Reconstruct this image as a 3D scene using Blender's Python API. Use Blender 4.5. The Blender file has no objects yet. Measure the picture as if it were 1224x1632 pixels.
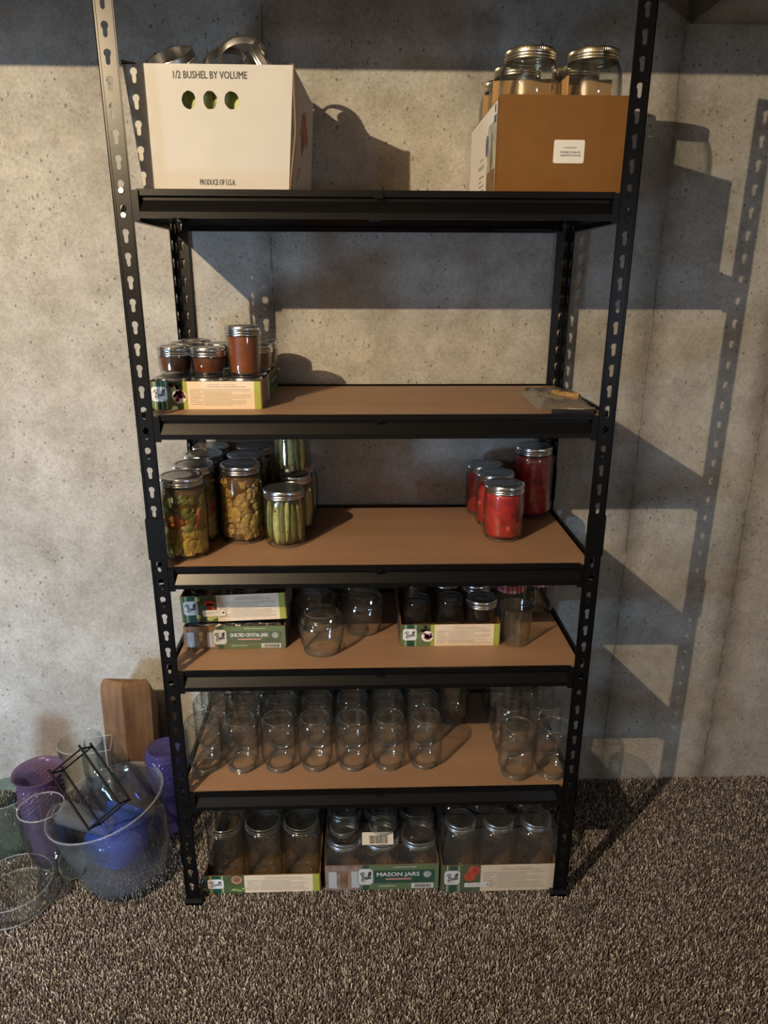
import bpy, bmesh, math, random
from mathutils import Vector, Matrix, Euler, noise
from mathutils.geometry import tessellate_polygon

S = bpy.context.scene
COL = S.collection
R = random.Random(7)
PI = math.pi

# ------------------------------------------------------------------ camera
cam_d = bpy.data.cameras.new('camera')
cam = bpy.data.objects.new('camera', cam_d)
COL.objects.link(cam)
yaw, pitch, roll = 0.0341, 0.3171, 0.0034
fwd = Vector((math.sin(yaw)*math.cos(pitch), math.cos(yaw)*math.cos(pitch), -math.sin(pitch)))
rgt = Vector((math.cos(yaw), -math.sin(yaw), 0))
upv = rgt.cross(fwd)
r2 = rgt*math.cos(roll)+upv*math.sin(roll)
u2 = -rgt*math.sin(roll)+upv*math.cos(roll)
M = Matrix((r2, u2, -fwd)).transposed().to_4x4()
M.translation = Vector((-0.0338, -1.3306, 1.3993))
cam.matrix_world = M
cam_d.sensor_fit = 'HORIZONTAL'
cam_d.sensor_width = 36.0
cam_d.lens = 36.0*1149.46/1224.0
cam_d.clip_start = 0.02
S.camera = cam

# ------------------------------------------------------------------ colour management, world, lights
S.view_settings.view_transform = 'Standard'
S.view_settings.look = 'None'
S.view_settings.exposure = 0.0
S.view_settings.gamma = 1.0
S.view_settings.use_curve_mapping = False
cy = S.cycles
cy.max_bounces = 10
cy.diffuse_bounces = 4
cy.glossy_bounces = 5
cy.transmission_bounces = 8
cy.transparent_max_bounces = 64
cy.use_denoising = True
cy.sample_clamp_indirect = 10.0
cy.caustics_reflective = False
cy.caustics_refractive = False

W = bpy.data.worlds.new('world')
S.world = W
W.use_nodes = True
bg = W.node_tree.nodes['Background']
bg.inputs[0].default_value = (0.95, 0.86, 0.74, 1)
bg.inputs[1].default_value = 0.07

def light(name, kind, loc, energy, color, size=0.05, target=None, sy=None):
    d = bpy.data.lights.new(name, kind)
    d.energy = energy
    d.color = color
    if kind == 'AREA':
        d.shape = 'RECTANGLE' if sy else 'SQUARE'
        d.size = size
        if sy: d.size_y = sy
    else:
        d.shadow_soft_size = size
    o = bpy.data.objects.new(name, d)
    COL.objects.link(o)
    o.location = loc
    if target:
        o.rotation_euler = (Vector(target)-Vector(loc)).to_track_quat('-Z', 'Y').to_euler()
    return o
light('ceiling_bulb', 'POINT', (-1.06, -1.431, 2.066), 150, (1.0, 0.77, 0.485), 0.008)
light('window_daylight', 'AREA', (-3.2, -3.3, 2.0), 11, (0.60, 0.75, 1.0), 0.30, (0, 0.3, 1.3), 0.20)
low = light('low_cool_fill', 'AREA', (-1.75, -1.55, 0.50), 10, (0.48, 0.72, 1.0), 0.30, (-0.90, 0.4, 0.22), 0.30)  # cool fill added to lift the lower left wall, no known source
low.data.spread = math.radians(100)
light('rear_daylight', 'AREA', (1.9, -3.0, 1.15), 6.0, (0.62, 0.78, 1.0), 0.14, (-0.2, 0.2, 0.6), 0.20)

# ------------------------------------------------------------------ materials
def nmat(name):
    m = bpy.data.materials.new(name)
    m.use_nodes = True
    nt = m.node_tree
    return m, nt, nt.nodes['Principled BSDF'], nt.nodes['Material Output']

_cm = {}
def cmat(name, c, rough=0.6, metal=0.0, coat=0.0, bump=0, bscale=200, var=0, vscale=30, spec=0.5):
    if name in _cm: return _cm[name]
    m, nt, p, out = nmat(name)
    p.inputs['Base Color'].default_value = (*c, 1)
    p.inputs['Roughness'].default_value = rough
    p.inputs['Metallic'].default_value = metal
    p.inputs['Coat Weight'].default_value = coat
    p.inputs['Specular IOR Level'].default_value = spec
    if bump or var:
        tc = nt.nodes.new('ShaderNodeTexCoord')
    if bump:
        n = nt.nodes.new('ShaderNodeTexNoise'); n.inputs['Scale'].default_value = bscale
        b = nt.nodes.new('ShaderNodeBump'); b.inputs['Strength'].default_value = bump
        b.inputs['Distance'].default_value = 0.001
        nt.links.new(tc.outputs['Object'], n.inputs['Vector'])
        nt.links.new(n.outputs['Fac'], b.inputs['Height'])
        nt.links.new(b.outputs['Normal'], p.inputs['Normal'])
    if var:
        n = nt.nodes.new('ShaderNodeTexNoise'); n.inputs['Scale'].default_value = vscale
        n.inputs['Detail'].default_value = 5
        r = nt.nodes.new('ShaderNodeValToRGB')
        r.color_ramp.elements[0].position = 0.3; r.color_ramp.elements[1].position = 0.7
        r.color_ramp.elements[0].color = (*[x*(1-var) for x in c], 1)
        r.color_ramp.elements[1].color = (*[min(1, x*(1+var)) for x in c], 1)
        nt.links.new(tc.outputs['Object'], n.inputs['Vector'])
        nt.links.new(n.outputs['Fac'], r.inputs['Fac'])
        nt.links.new(r.outputs['Color'], p.inputs['Base Color'])
    _cm[name] = m
    return m

def glass(name, tint=(0.985, 0.992, 0.99), edge=(0.80, 0.85, 0.84), quilt=None, bump=0.15, bscale=60, haze=0.0, power=2.6, solid=0.18, refl=0.9, hz=None):
    """thin clear glass: transparent body, fresnel reflection, darker where the wall is seen edge-on"""
    m = bpy.data.materials.new(name); m.use_nodes = True
    nt = m.node_tree; nt.nodes.clear(); N = nt.nodes.new; L = nt.links.new
    out = N('ShaderNodeOutputMaterial')
    tr = N('ShaderNodeBsdfTransparent'); gl = N('ShaderNodeBsdfGlossy'); mix = N('ShaderNodeMixShader')
    gl.inputs['Roughness'].default_value = 0.018
    # Schlick reflectance, the same from either side of the pane
    lwf = N('ShaderNodeLayerWeight'); lwf.inputs['Blend'].default_value = 0.5
    p5 = N('ShaderNodeMath'); p5.operation = 'POWER'; p5.inputs[1].default_value = 4.5
    fr = N('ShaderNodeMath'); fr.operation = 'MULTIPLY_ADD'; fr.inputs[1].default_value = refl; fr.inputs[2].default_value = 0.07*refl
    L0 = nt.links.new; L0(lwf.outputs['Facing'], p5.inputs[0]); L0(p5.outputs[0], fr.inputs[0])
    lw = N('ShaderNodeLayerWeight'); lw.inputs['Blend'].default_value = 0.5
    pw = N('ShaderNodeMath'); pw.operation = 'POWER'; pw.inputs[1].default_value = power
    cm = N('ShaderNodeMix'); cm.data_type = 'RGBA'
    cm.inputs['A'].default_value = (*tint, 1); cm.inputs['B'].default_value = (*edge, 1)
    L(lw.outputs['Facing'], pw.inputs[0]); L(pw.outputs[0], cm.inputs['Factor'])
    L(cm.outputs['Result'], tr.inputs['Color'])
    tc = N('ShaderNodeTexCoord')
    b = N('ShaderNodeBump'); b.inputs['Strength'].default_value = bump; b.inputs['Distance'].default_value = 0.003
    if quilt:
        v = N('ShaderNodeTexVoronoi'); v.inputs['Scale'].default_value = quilt
        L(tc.outputs['Object'], v.inputs['Vector']); L(v.outputs['Distance'], b.inputs['Height'])
    else:
        n = N('ShaderNodeTexNoise'); n.inputs['Scale'].default_value = bscale; n.inputs['Detail'].default_value = 2
        L(tc.outputs['Object'], n.inputs['Vector']); L(n.outputs['Fac'], b.inputs['Height'])
    L(b.outputs['Normal'], gl.inputs['Normal']); L(b.outputs['Normal'], lwf.inputs['Normal'])
    L(fr.outputs[0], mix.inputs['Fac']); L(tr.outputs[0], mix.inputs[1]); L(gl.outputs[0], mix.inputs[2])
    last = mix
    if solid:
        rg = N('ShaderNodeBsdfGlass'); rg.inputs['IOR'].default_value = 1.45; rg.inputs['Roughness'].default_value = 0.02
        rg.inputs['Color'].default_value = (*tint, 1); L(b.outputs['Normal'], rg.inputs['Normal'])
        m3 = N('ShaderNodeMixShader'); m3.inputs['Fac'].default_value = solid
        L(last.outputs[0], m3.inputs[1]); L(rg.outputs[0], m3.inputs[2]); last = m3
    if haze:
        df = N('ShaderNodeBsdfDiffuse'); df.inputs['Color'].default_value = (*(hz or tint), 1)
        m2 = N('ShaderNodeMixShader'); m2.inputs['Fac'].default_value = haze
        L(mix.outputs[0], m2.inputs[1]); L(df.outputs[0], m2.inputs[2]); last = m2
    L(last.outputs[0], out.inputs['Surface'])
    return m

G_CLEAR = glass('clear_glass', edge=(0.35, 0.42, 0.42), haze=0.004, power=3.6)
G_JAR = glass('jar_glass', (0.987, 0.993, 0.99), (0.30, 0.37, 0.37), bump=0.16, bscale=70, haze=0.003, power=3.4, solid=0.16)
G_BIG = glass('thick_clear_glass', (0.98, 0.99, 0.99), (0.24, 0.30, 0.31), bump=0.16, bscale=30, haze=0.004, power=3.6, solid=0.16)
G_GREEN = glass('pale_green_glass', (0.82, 0.90, 0.86), (0.45, 0.58, 0.52), bump=0.2, bscale=25, haze=0.03)
G_PURPLE = glass('purple_glass', (0.62, 0.52, 0.68), (0.30, 0.20, 0.38), quilt=75, bump=0.3, haze=0.28, solid=0.15, hz=(0.24, 0.16, 0.27))
G_VIOLET = glass('violet_glass', (0.50, 0.48, 0.82), (0.18, 0.14, 0.50), quilt=75, bump=0.3, haze=0.28, solid=0.15, hz=(0.17, 0.15, 0.45))
G_BLUE = glass('cobalt_blue_glass', (0.42, 0.55, 0.92), (0.10, 0.18, 0.60), quilt=90, bump=0.3, haze=0.30, solid=0.15, hz=(0.10, 0.20, 0.75))
G_LINE = glass('refraction_line_glass', (0.90, 0.93, 0.93), (0.20, 0.25, 0.26), haze=0.07, power=1.5, solid=0.3)
G_TUB = glass('clear_plastic', (0.94, 0.955, 0.98), (0.55, 0.60, 0.68), bump=0.2, bscale=14, haze=0.035, solid=0.1)
G_WRAP = glass('shrink_film', (0.97, 0.98, 0.985), (0.80, 0.82, 0.85), bump=0.9, bscale=45, haze=0.02, solid=0)
G_BAG = glass('polythene_film', (0.90, 0.90, 0.90), (0.75, 0.75, 0.75), bump=1.0, bscale=55, haze=0.07, solid=0, refl=0.5)

BLACK = cmat('black_powder_coat', (0.0035, 0.0035, 0.004), 0.32, bump=0.05, bscale=900, spec=0.32)
BLACKW = cmat('black_wire', (0.002, 0.002, 0.002), 0.5, spec=0.12)
ZINC = cmat('tinned_steel', (0.62, 0.63, 0.65), 0.24, metal=1.0)
ZINCD = cmat('brushed_lid_steel', (0.50, 0.50, 0.51), 0.34, metal=1.0, var=0.06, vscale=60)
GOLDB = cmat('pale_gold_lid', (0.74, 0.68, 0.52), 0.28, metal=1.0)
RIVET = cmat('bright_rivet', (0.55, 0.53, 0.5), 0.35, metal=1.0)
KRAFT = cmat('kraft_cardboard', (0.19, 0.084, 0.016), 0.85, bump=0.1, bscale=300, var=0.06, vscale=25)
KRAFT2 = cmat('kraft_cardboard_edge', (0.48, 0.27, 0.10), 0.85)
WHITEC = cmat('white_cardboard', (0.54, 0.535, 0.52), 0.75, bump=0.12, bscale=120, var=0.03, vscale=12)
FLUTE = cmat('brown_cardboard_core', (0.20, 0.13, 0.075), 0.9)
INK = cmat('black_ink', (0.03, 0.03, 0.035), 0.6)
INKG = cmat('grey_print', (0.22, 0.20, 0.18), 0.7)
PAPER = cmat('white_paper', (0.80, 0.79, 0.77), 0.6)
BADGE = cmat('white_badge', (0.74, 0.75, 0.76), 0.5)
CREAM = cmat('cream_print', (0.80, 0.66, 0.50), 0.6, var=0.04, vscale=40)
OLIVE = cmat('olive_green_print', (0.075, 0.11, 0.045), 0.5, var=0.15, vscale=40)
LIME = cmat('lime_green_print', (0.36, 0.40, 0.07), 0.5)
LEAF = cmat('mid_green_print', (0.125, 0.18, 0.075), 0.5)
DGREEN = cmat('dark_green_print', (0.008, 0.07, 0.045), 0.5)
BERRY = cmat('berry_print', (0.25, 0.02, 0.05), 0.5, var=0.6, vscale=160)
BERRYD = cmat('dark_leaf_print', (0.06, 0.03, 0.03), 0.5)
REDP = cmat('red_print', (0.55, 0.06, 0.03), 0.5, var=0.25, vscale=80)
PINKP = cmat('pink_print', (0.62, 0.27, 0.22), 0.5)
TAUPE = cmat('taupe_photo_print', (0.30, 0.20, 0.17), 0.5, var=0.5, vscale=60)
BROWNP = cmat('brown_photo_print', (0.22, 0.12, 0.06), 0.5, var=0.4, vscale=50)
PEARG = cmat('pale_pear_print', (0.48, 0.55, 0.20), 0.5, var=0.3, vscale=60)
BLUEP = cmat('blue_print', (0.05, 0.10, 0.32), 0.5)
SAGE = cmat('sage_photo_print', (0.38, 0.42, 0.38), 0.5, var=0.35, vscale=60)
SILVERP = cmat('silver_grey_print', (0.55, 0.57, 0.62), 0.5)
REDW = cmat('washed_red_print', (0.36, 0.13, 0.09), 0.7, var=0.6, vscale=35)
JAM = cmat('amber_jam', (0.21, 0.045, 0.002), 0.4, coat=0.0, var=0.25, vscale=60)
JAMB = cmat('brown_jam', (0.14, 0.034, 0.004), 0.4, coat=0.0, var=0.35, vscale=90)
TOMATO = cmat('red_tomato', (0.46, 0.022, 0.018), 0.35, coat=0.4, var=0.45, vscale=55, bump=0.6, bscale=70)
TOMATO2 = cmat('pale_tomato_flesh', (0.60, 0.07, 0.045), 0.35, coat=0.3, var=0.3, vscale=80)
BRINE = cmat('amber_brine', (0.11, 0.05, 0.008), 0.3, coat=0.4, var=0.3, vscale=40)
BRINEG = cmat('olive_brine', (0.055, 0.058, 0.010), 0.3, coat=0.4, var=0.3, vscale=40)
CAULI = cmat('pickled_cauliflower', (0.46, 0.31, 0.055), 0.5, var=0.3, vscale=140, bump=1.0, bscale=260)
CAULI2 = cmat('golden_cauliflower', (0.36, 0.22, 0.055), 0.5, var=0.35, vscale=140, bump=1.0, bscale=260)
BROC = cmat('pickled_broccoli', (0.15, 0.15, 0.025), 0.5, var=0.4, vscale=160, bump=1.0, bscale=260)
CARROT = cmat('pickled_carrot', (0.42, 0.10, 0.018), 0.45, var=0.2, vscale=60)
PICKG = cmat('pickle_green_skin', (0.125, 0.13, 0.018), 0.4, var=0.35, vscale=90)
PICKL = cmat('pickle_pale_flesh', (0.42, 0.40, 0.13), 0.4, var=0.25, vscale=70)
BOARD = None

def board_mat():
    m, nt, p, out = nmat('hardboard_tan')
    N = nt.nodes.new; L = nt.links.new
    tc = N('ShaderNodeTexCoord'); n = N('ShaderNodeTexNoise'); n.inputs['Scale'].default_value = 5; n.inputs['Detail'].default_value = 6
    mp = N('ShaderNodeMapping'); mp.inputs['Scale'].default_value = (0.6, 2.2, 1)
    r = N('ShaderNodeValToRGB')
    r.color_ramp.elements[0].position = 0.35; r.color_ramp.elements[0].color = (0.315, 0.190, 0.118, 1)
    r.color_ramp.elements[1].position = 0.65; r.color_ramp.elements[1].color = (0.375, 0.230, 0.145, 1)
    L(tc.outputs['Object'], mp.inputs['Vector']); L(mp.outputs[0], n.inputs['Vector']); L(n.outputs['Fac'], r.inputs['Fac'])
    L(r.outputs['Color'], p.inputs['Base Color'])
    p.inputs['Roughness'].default_value = 0.5
    return m
BOARD = board_mat()

def wood_mat():
    m, nt, p, out = nmat('worn_brown_wood')
    N = nt.nodes.new; L = nt.links.new
    tc = N('ShaderNodeTexCoord'); mp = N('ShaderNodeMapping'); mp.inputs['Scale'].default_value = (1, 1, 0.12)
    n = N('ShaderNodeTexNoise'); n.inputs['Scale'].default_value = 60; n.inputs['Detail'].default_value = 8
    n2 = N('ShaderNodeTexNoise'); n2.inputs['Scale'].default_value = 9; n2.inputs['Detail'].default_value = 5
    r = N('ShaderNodeValToRGB')
    r.color_ramp.elements[0].position = 0.3; r.color_ramp.elements[0].color = (0.09, 0.040, 0.017, 1)
    r.color_ramp.elements[1].position = 0.75; r.color_ramp.elements[1].color = (0.31, 0.175, 0.085, 1)
    a = N('ShaderNodeMath'); a.operation = 'ADD'; a.use_clamp = False
    h = N('ShaderNodeMath'); h.operation = 'MULTIPLY'; h.inputs[1].default_value = 0.5
    L(tc.outputs['Object'], mp.inputs['Vector']); L(mp.outputs[0], n.inputs['Vector']); L(tc.outputs['Object'], n2.inputs['Vector'])
    L(n.outputs['Fac'], a.inputs[0]); L(n2.outputs['Fac'], a.inputs[1]); L(a.outputs[0], h.inputs[0]); L(h.outputs[0], r.inputs['Fac'])
    L(r.outputs['Color'], p.inputs['Base Color'])
    p.inputs['Roughness'].default_value = 0.6
    return m
WOOD = wood_mat()

def gingham_mat():
    m, nt, p, out = nmat('red_gingham_print')
    N = nt.nodes.new; L = nt.links.new
    tc = N('ShaderNodeTexCoord'); sx = N('ShaderNodeSeparateXYZ'); L(tc.outputs['Object'], sx.inputs[0])
    fs = []
    for ax in ('X', 'Y'):
        q = N('ShaderNodeMath'); q.operation = 'MULTIPLY'; q.inputs[1].default_value = 95
        f = N('ShaderNodeMath'); f.operation = 'FRACT'
        g = N('ShaderNodeMath'); g.operation = 'GREATER_THAN'; g.inputs[1].default_value = 0.5
        L(sx.outputs[ax], q.inputs[0]); L(q.outputs[0], f.inputs[0]); L(f.outputs[0], g.inputs[0]); fs.append(g)
    a = N('ShaderNodeMath'); a.operation = 'ADD'; L(fs[0].outputs[0], a.inputs[0]); L(fs[1].outputs[0], a.inputs[1])
    h = N('ShaderNodeMath'); h.operation = 'MULTIPLY'; h.inputs[1].default_value = 0.5; L(a.outputs[0], h.inputs[0])
    r = N('ShaderNodeValToRGB'); r.color_ramp.interpolation = 'CONSTANT'
    e = r.color_ramp.elements
    e[0].color = (0.80, 0.74, 0.74, 1); e[1].position = 0.75; e[1].color = (0.50, 0.02, 0.04, 1)
    x = e.new(0.25); x.color = (0.66, 0.25, 0.28, 1)
    L(h.outputs[0], r.inputs['Fac']); L(r.outputs['Color'], p.inputs['Base Color'])
    p.inputs['Roughness'].default_value = 0.3
    return m
GINGHAM = gingham_mat()

def concrete_mat():
    m, nt, p, out = nmat('poured_concrete')
    N = nt.nodes.new; L = nt.links.new
    tc = N('ShaderNodeTexCoord')
    def noi(scale, detail=6, rough=0.6, vec=None, dist=0):
        n = N('ShaderNodeTexNoise'); n.inputs['Scale'].default_value = scale; n.inputs['Detail'].default_value = detail
        n.inputs['Roughness'].default_value = rough; n.inputs['Distortion'].default_value = dist
        L(vec or tc.outputs['Object'], n.inputs['Vector']); return n
    def ramp(src, p0, c0, p1, c1):
        r = N('ShaderNodeValToRGB'); r.color_ramp.elements[0].position = p0; r.color_ramp.elements[1].position = p1
        r.color_ramp.elements[0].color = (*c0, 1); r.color_ramp.elements[1].color = (*c1, 1); L(src, r.inputs['Fac']); return r
    def mul(a, b, fac=1.0):
        x = N('ShaderNodeMix'); x.data_type = 'RGBA'; x.blend_type = 'MULTIPLY'; x.inputs['Factor'].default_value = fac
        L(a, x.inputs['A']); L(b, x.inputs['B']); return x.outputs['Result']
    big = ramp(noi(2.6, 6, 0.6, dist=0.5).outputs['Fac'], 0.32, (0.40, 0.385, 0.355), 0.62, (0.56, 0.55, 0.52))
    med = ramp(noi(13, 8, 0.7).outputs['Fac'], 0.32, (0.74, 0.72, 0.68), 0.60, (1, 1, 1))
    fine = ramp(noi(140, 4, 0.7).outputs['Fac'], 0.30, (0.80, 0.80, 0.80), 0.62, (1.08, 1.08, 1.08))
    c = mul(big.outputs[0], med.outputs[0]); c = mul(c, fine.outputs[0])
    # bug holes: sparse small dark pits, clustered
    mp = N('ShaderNodeMapping'); mp.inputs['Scale'].default_value = (1.0, 1.0, 0.75)
    wob = noi(45, 2); 
    vadd = N('ShaderNodeMixRGB'); vadd.blend_type = 'ADD'; vadd.inputs[0].default_value = 0.012
    L(tc.outputs['Object'], vadd.inputs[1]); L(wob.outputs['Color'], vadd.inputs[2]); L(vadd.outputs[0], mp.inputs['Vector'])
    pits = []
    for sc, th, seed in ((62, 0.16, 0), (135, 0.17, 3)):
        v = N('ShaderNodeTexVoronoi'); v.inputs['Scale'].default_value = sc
        L(mp.outputs[0], v.inputs['Vector'])
        lt = N('ShaderNodeMath'); lt.operation = 'LESS_THAN'; lt.inputs[1].default_value = th
        L(v.outputs['Distance'], lt.inputs[0])
        sel = N('ShaderNodeSeparateColor'); L(v.outputs['Color'], sel.inputs[0])
        g = N('ShaderNodeMath'); g.operation = 'GREATER_THAN'; g.inputs[1].default_value = 0.50
        L(sel.outputs[0], g.inputs[0])
        cl = N('ShaderNodeMath'); cl.operation = 'GREATER_THAN'; cl.inputs[1].default_value = 0.46
        L(noi(5.5, 2).outputs['Fac'], cl.inputs[0])
        a = N('ShaderNodeMath'); a.operation = 'MULTIPLY'; L(lt.outputs[0], a.inputs[0]); L(g.outputs[0], a.inputs[1])
        b = N('ShaderNodeMath'); b.operation = 'MULTIPLY'; L(a.outputs[0], b.inputs[0]); L(cl.outputs[0], b.inputs[1])
        pits.append(b)
    pm = N('ShaderNodeMath'); pm.operation = 'MAXIMUM'; L(pits[0].outputs[0], pm.inputs[0]); L(pits[1].outputs[0], pm.inputs[1])
    # vertical form seams with stained flanks
    sx = N('ShaderNodeSeparateXYZ'); L(tc.outputs['Object'], sx.inputs[0])
    wn = noi(7, 4)
    wsub = N('ShaderNodeMath'); wsub.operation = 'SUBTRACT'; wsub.inputs[1].default_value = 0.5; L(wn.outputs['Fac'], wsub.inputs[0])
    wmul = N('ShaderNodeMath'); wmul.operation = 'MULTIPLY'; wmul.inputs[1].default_value = 0.018; L(wsub.outputs[0], wmul.inputs[0])
    xx = N('ShaderNodeMath'); xx.operation = 'ADD'; L(sx.outputs['X'], xx.inputs[0]); L(wmul.outputs[0], xx.inputs[1])
    seam = None; stain = None
    for x0 in (-0.231, 0.660, 0.962):
        d = N('ShaderNodeMath'); d.operation = 'SUBTRACT'; d.inputs[1].default_value = x0; L(xx.outputs[0], d.inputs[0])
        ab = N('ShaderNodeMath'); ab.operation = 'ABSOLUTE'; L(d.outputs[0], ab.inputs[0])
        s1 = N('ShaderNodeMapRange'); s1.inputs[1].default_value = 0.0008; s1.inputs[2].default_value = 0.0034
        s1.inputs[3].default_value = 1; s1.inputs[4].default_value = 0; L(ab.outputs[0], s1.inputs[0])
        s2 = N('ShaderNodeMapRange'); s2.inputs[1].default_value = 0.0; s2.inputs[2].default_value = 0.055
        s2.inputs[3].default_value = 1; s2.inputs[4].default_value = 0; L(ab.outputs[0], s2.inputs[0])
        if seam is None: seam, stain = s1.outputs[0], s2.outputs[0]
        else:
            q = N('ShaderNodeMath'); q.operation = 'MAXIMUM'; L(seam, q.inputs[0]); L(s1.outputs[0], q.inputs[1]); seam = q.outputs[0]
            q = N('ShaderNodeMath'); q.operation = 'MAXIMUM'; L(stain, q.inputs[0]); L(s2.outputs[0], q.inputs[1]); stain = q.outputs[0]
    st = N('ShaderNodeMath'); st.operation = 'MULTIPLY'; L(stain, st.inputs[0]); L(noi(9, 6, 0.7).outputs['Fac'], st.inputs[1])
    stc = ramp(st.outputs[0], 0.05, (1, 1, 1), 0.60, (0.50, 0.48, 0.45))
    c = mul(c, stc.outputs[0])
    gap = N('ShaderNodeMath'); gap.operation = 'GREATER_THAN'; gap.inputs[1].default_value = 0.49; L(noi(16, 3).outputs['Fac'], gap.inputs[0])
    sd = N('ShaderNodeMath'); sd.operation = 'MULTIPLY'; L(seam, sd.inputs[0]); L(gap.outputs[0], sd.inputs[1])
    dark = N('ShaderNodeMath'); dark.operation = 'MAXIMUM'; L(pm.outputs[0], dark.inputs[0]); L(sd.outputs[0], dark.inputs[1])
    mx = N('ShaderNodeMix'); mx.data_type = 'RGBA'; mx.inputs['B'].default_value = (0.13, 0.12, 0.105, 1)
    df = N('ShaderNodeMath'); df.operation = 'MULTIPLY'; df.inputs[1].default_value = 0.7; L(dark.outputs[0], df.inputs[0])
    L(df.outputs[0], mx.inputs['Factor']); L(c, mx.inputs['A'])
    L(mx.outputs['Result'], p.inputs['Base Color'])
    p.inputs['Roughness'].default_value = 0.85
    p.inputs['Specular IOR Level'].default_value = 0.25
    b1 = N('ShaderNodeBump'); b1.inputs['Strength'].default_value = 0.35; b1.inputs['Distance'].default_value = 0.003
    hh = N('ShaderNodeMath'); hh.operation = 'SUBTRACT'
    L(noi(40, 8, 0.75).outputs['Fac'], hh.inputs[0]); L(dark.outputs[0], hh.inputs[1])
    h2 = N('ShaderNodeMath'); h2.operation = 'ADD'; L(hh.outputs[0], h2.inputs[0])
    sm = N('ShaderNodeMath'); sm.operation = 'MULTIPLY'; sm.inputs[1].default_value = 0.8; L(seam, sm.inputs[0]); L(sm.outputs[0], h2.inputs[1])
    L(h2.outputs[0], b1.inputs['Height']); L(b1.outputs['Normal'], p.inputs['Normal'])
    return m
CONC = concrete_mat()

def carpet_mats():
    m, nt, p, out = nmat('carpet_yarn')
    N = nt.nodes.new; L = nt.links.new
    at = N('ShaderNodeAttribute'); at.attribute_name = 'tuft'
    r = N('ShaderNodeValToRGB'); e = r.color_ramp.elements
    e[0].position = 0.0; e[0].color = (0.075, 0.062, 0.055, 1)
    e[1].position = 1.0; e[1].color = (0.90, 0.855, 0.80, 1)
    for pos, c in ((0.35, (0.175, 0.150, 0.134)), (0.6, (0.37, 0.332, 0.302)), (0.85, (0.70, 0.655, 0.61))):
        x = e.new(pos); x.color = (*c, 1)
    L(at.outputs['Fac'], r.inputs['Fac']); L(r.outputs['Color'], p.inputs['Base Color'])
    p.inputs['Roughness'].default_value = 0.95; p.inputs['Specular IOR Level'].default_value = 0.1
    b = cmat('carpet_backing', (0.06, 0.048, 0.04), 0.95)
    return m, b
YARN, BACKING = carpet_mats()

# ------------------------------------------------------------------ builders
def link(name, me, mats, parent=None, smooth=False):
    for m in (mats if isinstance(mats, (list, tuple)) else [mats]):
        me.materials.append(m)
    if smooth:
        me.polygons.foreach_set('use_smooth', [True]*len(me.polygons))
    o = bpy.data.objects.new(name, me)
    COL.objects.link(o)
    if parent: o.parent = parent
    return o

class MB:
    def __init__(s): s.v = []; s.f = []; s.m = []
    def add(s, vs, fs, mi=0):
        o = len(s.v); s.v += [tuple(v) for v in vs]
        for f in fs: s.f.append([i+o for i in f]); s.m.append(mi)
        return s
    def box(s, x0, x1, y0, y1, z0, z1, mi=0):
        vs = [(x, y, z) for z in (z0, z1) for y in (y0, y1) for x in (x0, x1)]
        return s.add(vs, [(0, 2, 3, 1), (4, 5, 7, 6), (0, 1, 5, 4), (2, 6, 7, 3), (0, 4, 6, 2), (1, 3, 7, 5)], mi)
    def hexa(s, b, t, mi=0):      # b, t: four bottom / top points
        return s.add(list(b)+list(t), [(0, 3, 2, 1), (4, 5, 6, 7), (0, 1, 5, 4), (1, 2, 6, 5), (2, 3, 7, 6), (3, 0, 4, 7)], mi)
    def tube(s, pts, r, n=8, mi=0, closed=False, caps=True):
        pts = [Vector(p) for p in pts]; rings = []
        k = len(pts); o = len(s.v)
        ref = Vector((0.13, 0.27, 0.95)).normalized()
        for i, p in enumerate(pts):
            a = pts[(i-1) % k] if (closed or i > 0) else p
            b = pts[(i+1) % k] if (closed or i < k-1) else p
            t = (b-a).normalized()
            x = ref.cross(t)
            if x.length < 1e-4: x = Vector((1, 0, 0)).cross(t)
            x.normalize(); y = t.cross(x)
            rr = r[i] if isinstance(r, (list, tuple)) else r
            for j in range(n):
                a_ = 2*PI*j/n
                s.v.append(tuple(p+x*math.cos(a_)*rr+y*math.sin(a_)*rr))
        m = k if closed else k-1
        for i in range(m):
            i2 = (i+1) % k
            for j in range(n):
                j2 = (j+1) % n
                s.f.append([o+i*n+j, o+i*n+j2, o+i2*n+j2, o+i2*n+j]); s.m.append(mi)
        if caps and not closed:
            s.f.append([o+j for j in range(n)][::-1]); s.m.append(mi)
            s.f.append([o+(k-1)*n+j for j in range(n)]); s.m.append(mi)
        return s
    def lathe(s, prof, n=40, mi=0, c=(0, 0, 0), sq=0.0, close=False):
        """prof: list of (r, z); sq>0 squares the section"""
        o = len(s.v); k = len(prof)
        for r, z in prof:
            for j in range(n):
                a = 2*PI*j/n
                q = 1.0
                if sq:
                    q = 1+sq*(1/max(abs(math.cos(a)), abs(math.sin(a)))-1)
                s.v.append((c[0]+r*q*math.cos(a), c[1]+r*q*math.sin(a), c[2]+z))
        for i in range(k-1 if not close else k):
            i2 = (i+1) % k
            for j in range(n):
                j2 = (j+1) % n
                s.f.append([o+i*n+j, o+i*n+j2, o+i2*n+j2, o+i2*n+j]); s.m.append(mi)
        return s
    def build(s, name, mats, parent=None, smooth=False):
        me = bpy.data.meshes.new(name)
        me.from_pydata(s.v, [], s.f)
        me.polygons.foreach_set('material_index', s.m)
        me.update()
        if smooth:
            bm = bmesh.new(); bm.from_mesh(me)
            for e in bm.edges:
                if len(e.link_faces) == 2 and e.calc_face_angle(0) > 0.75: e.smooth = False
            bmesh.ops.recalc_face_normals(bm, faces=bm.faces)
            bm.to_mesh(me); bm.free()
        return link(name, me, mats, parent, smooth)

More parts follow.
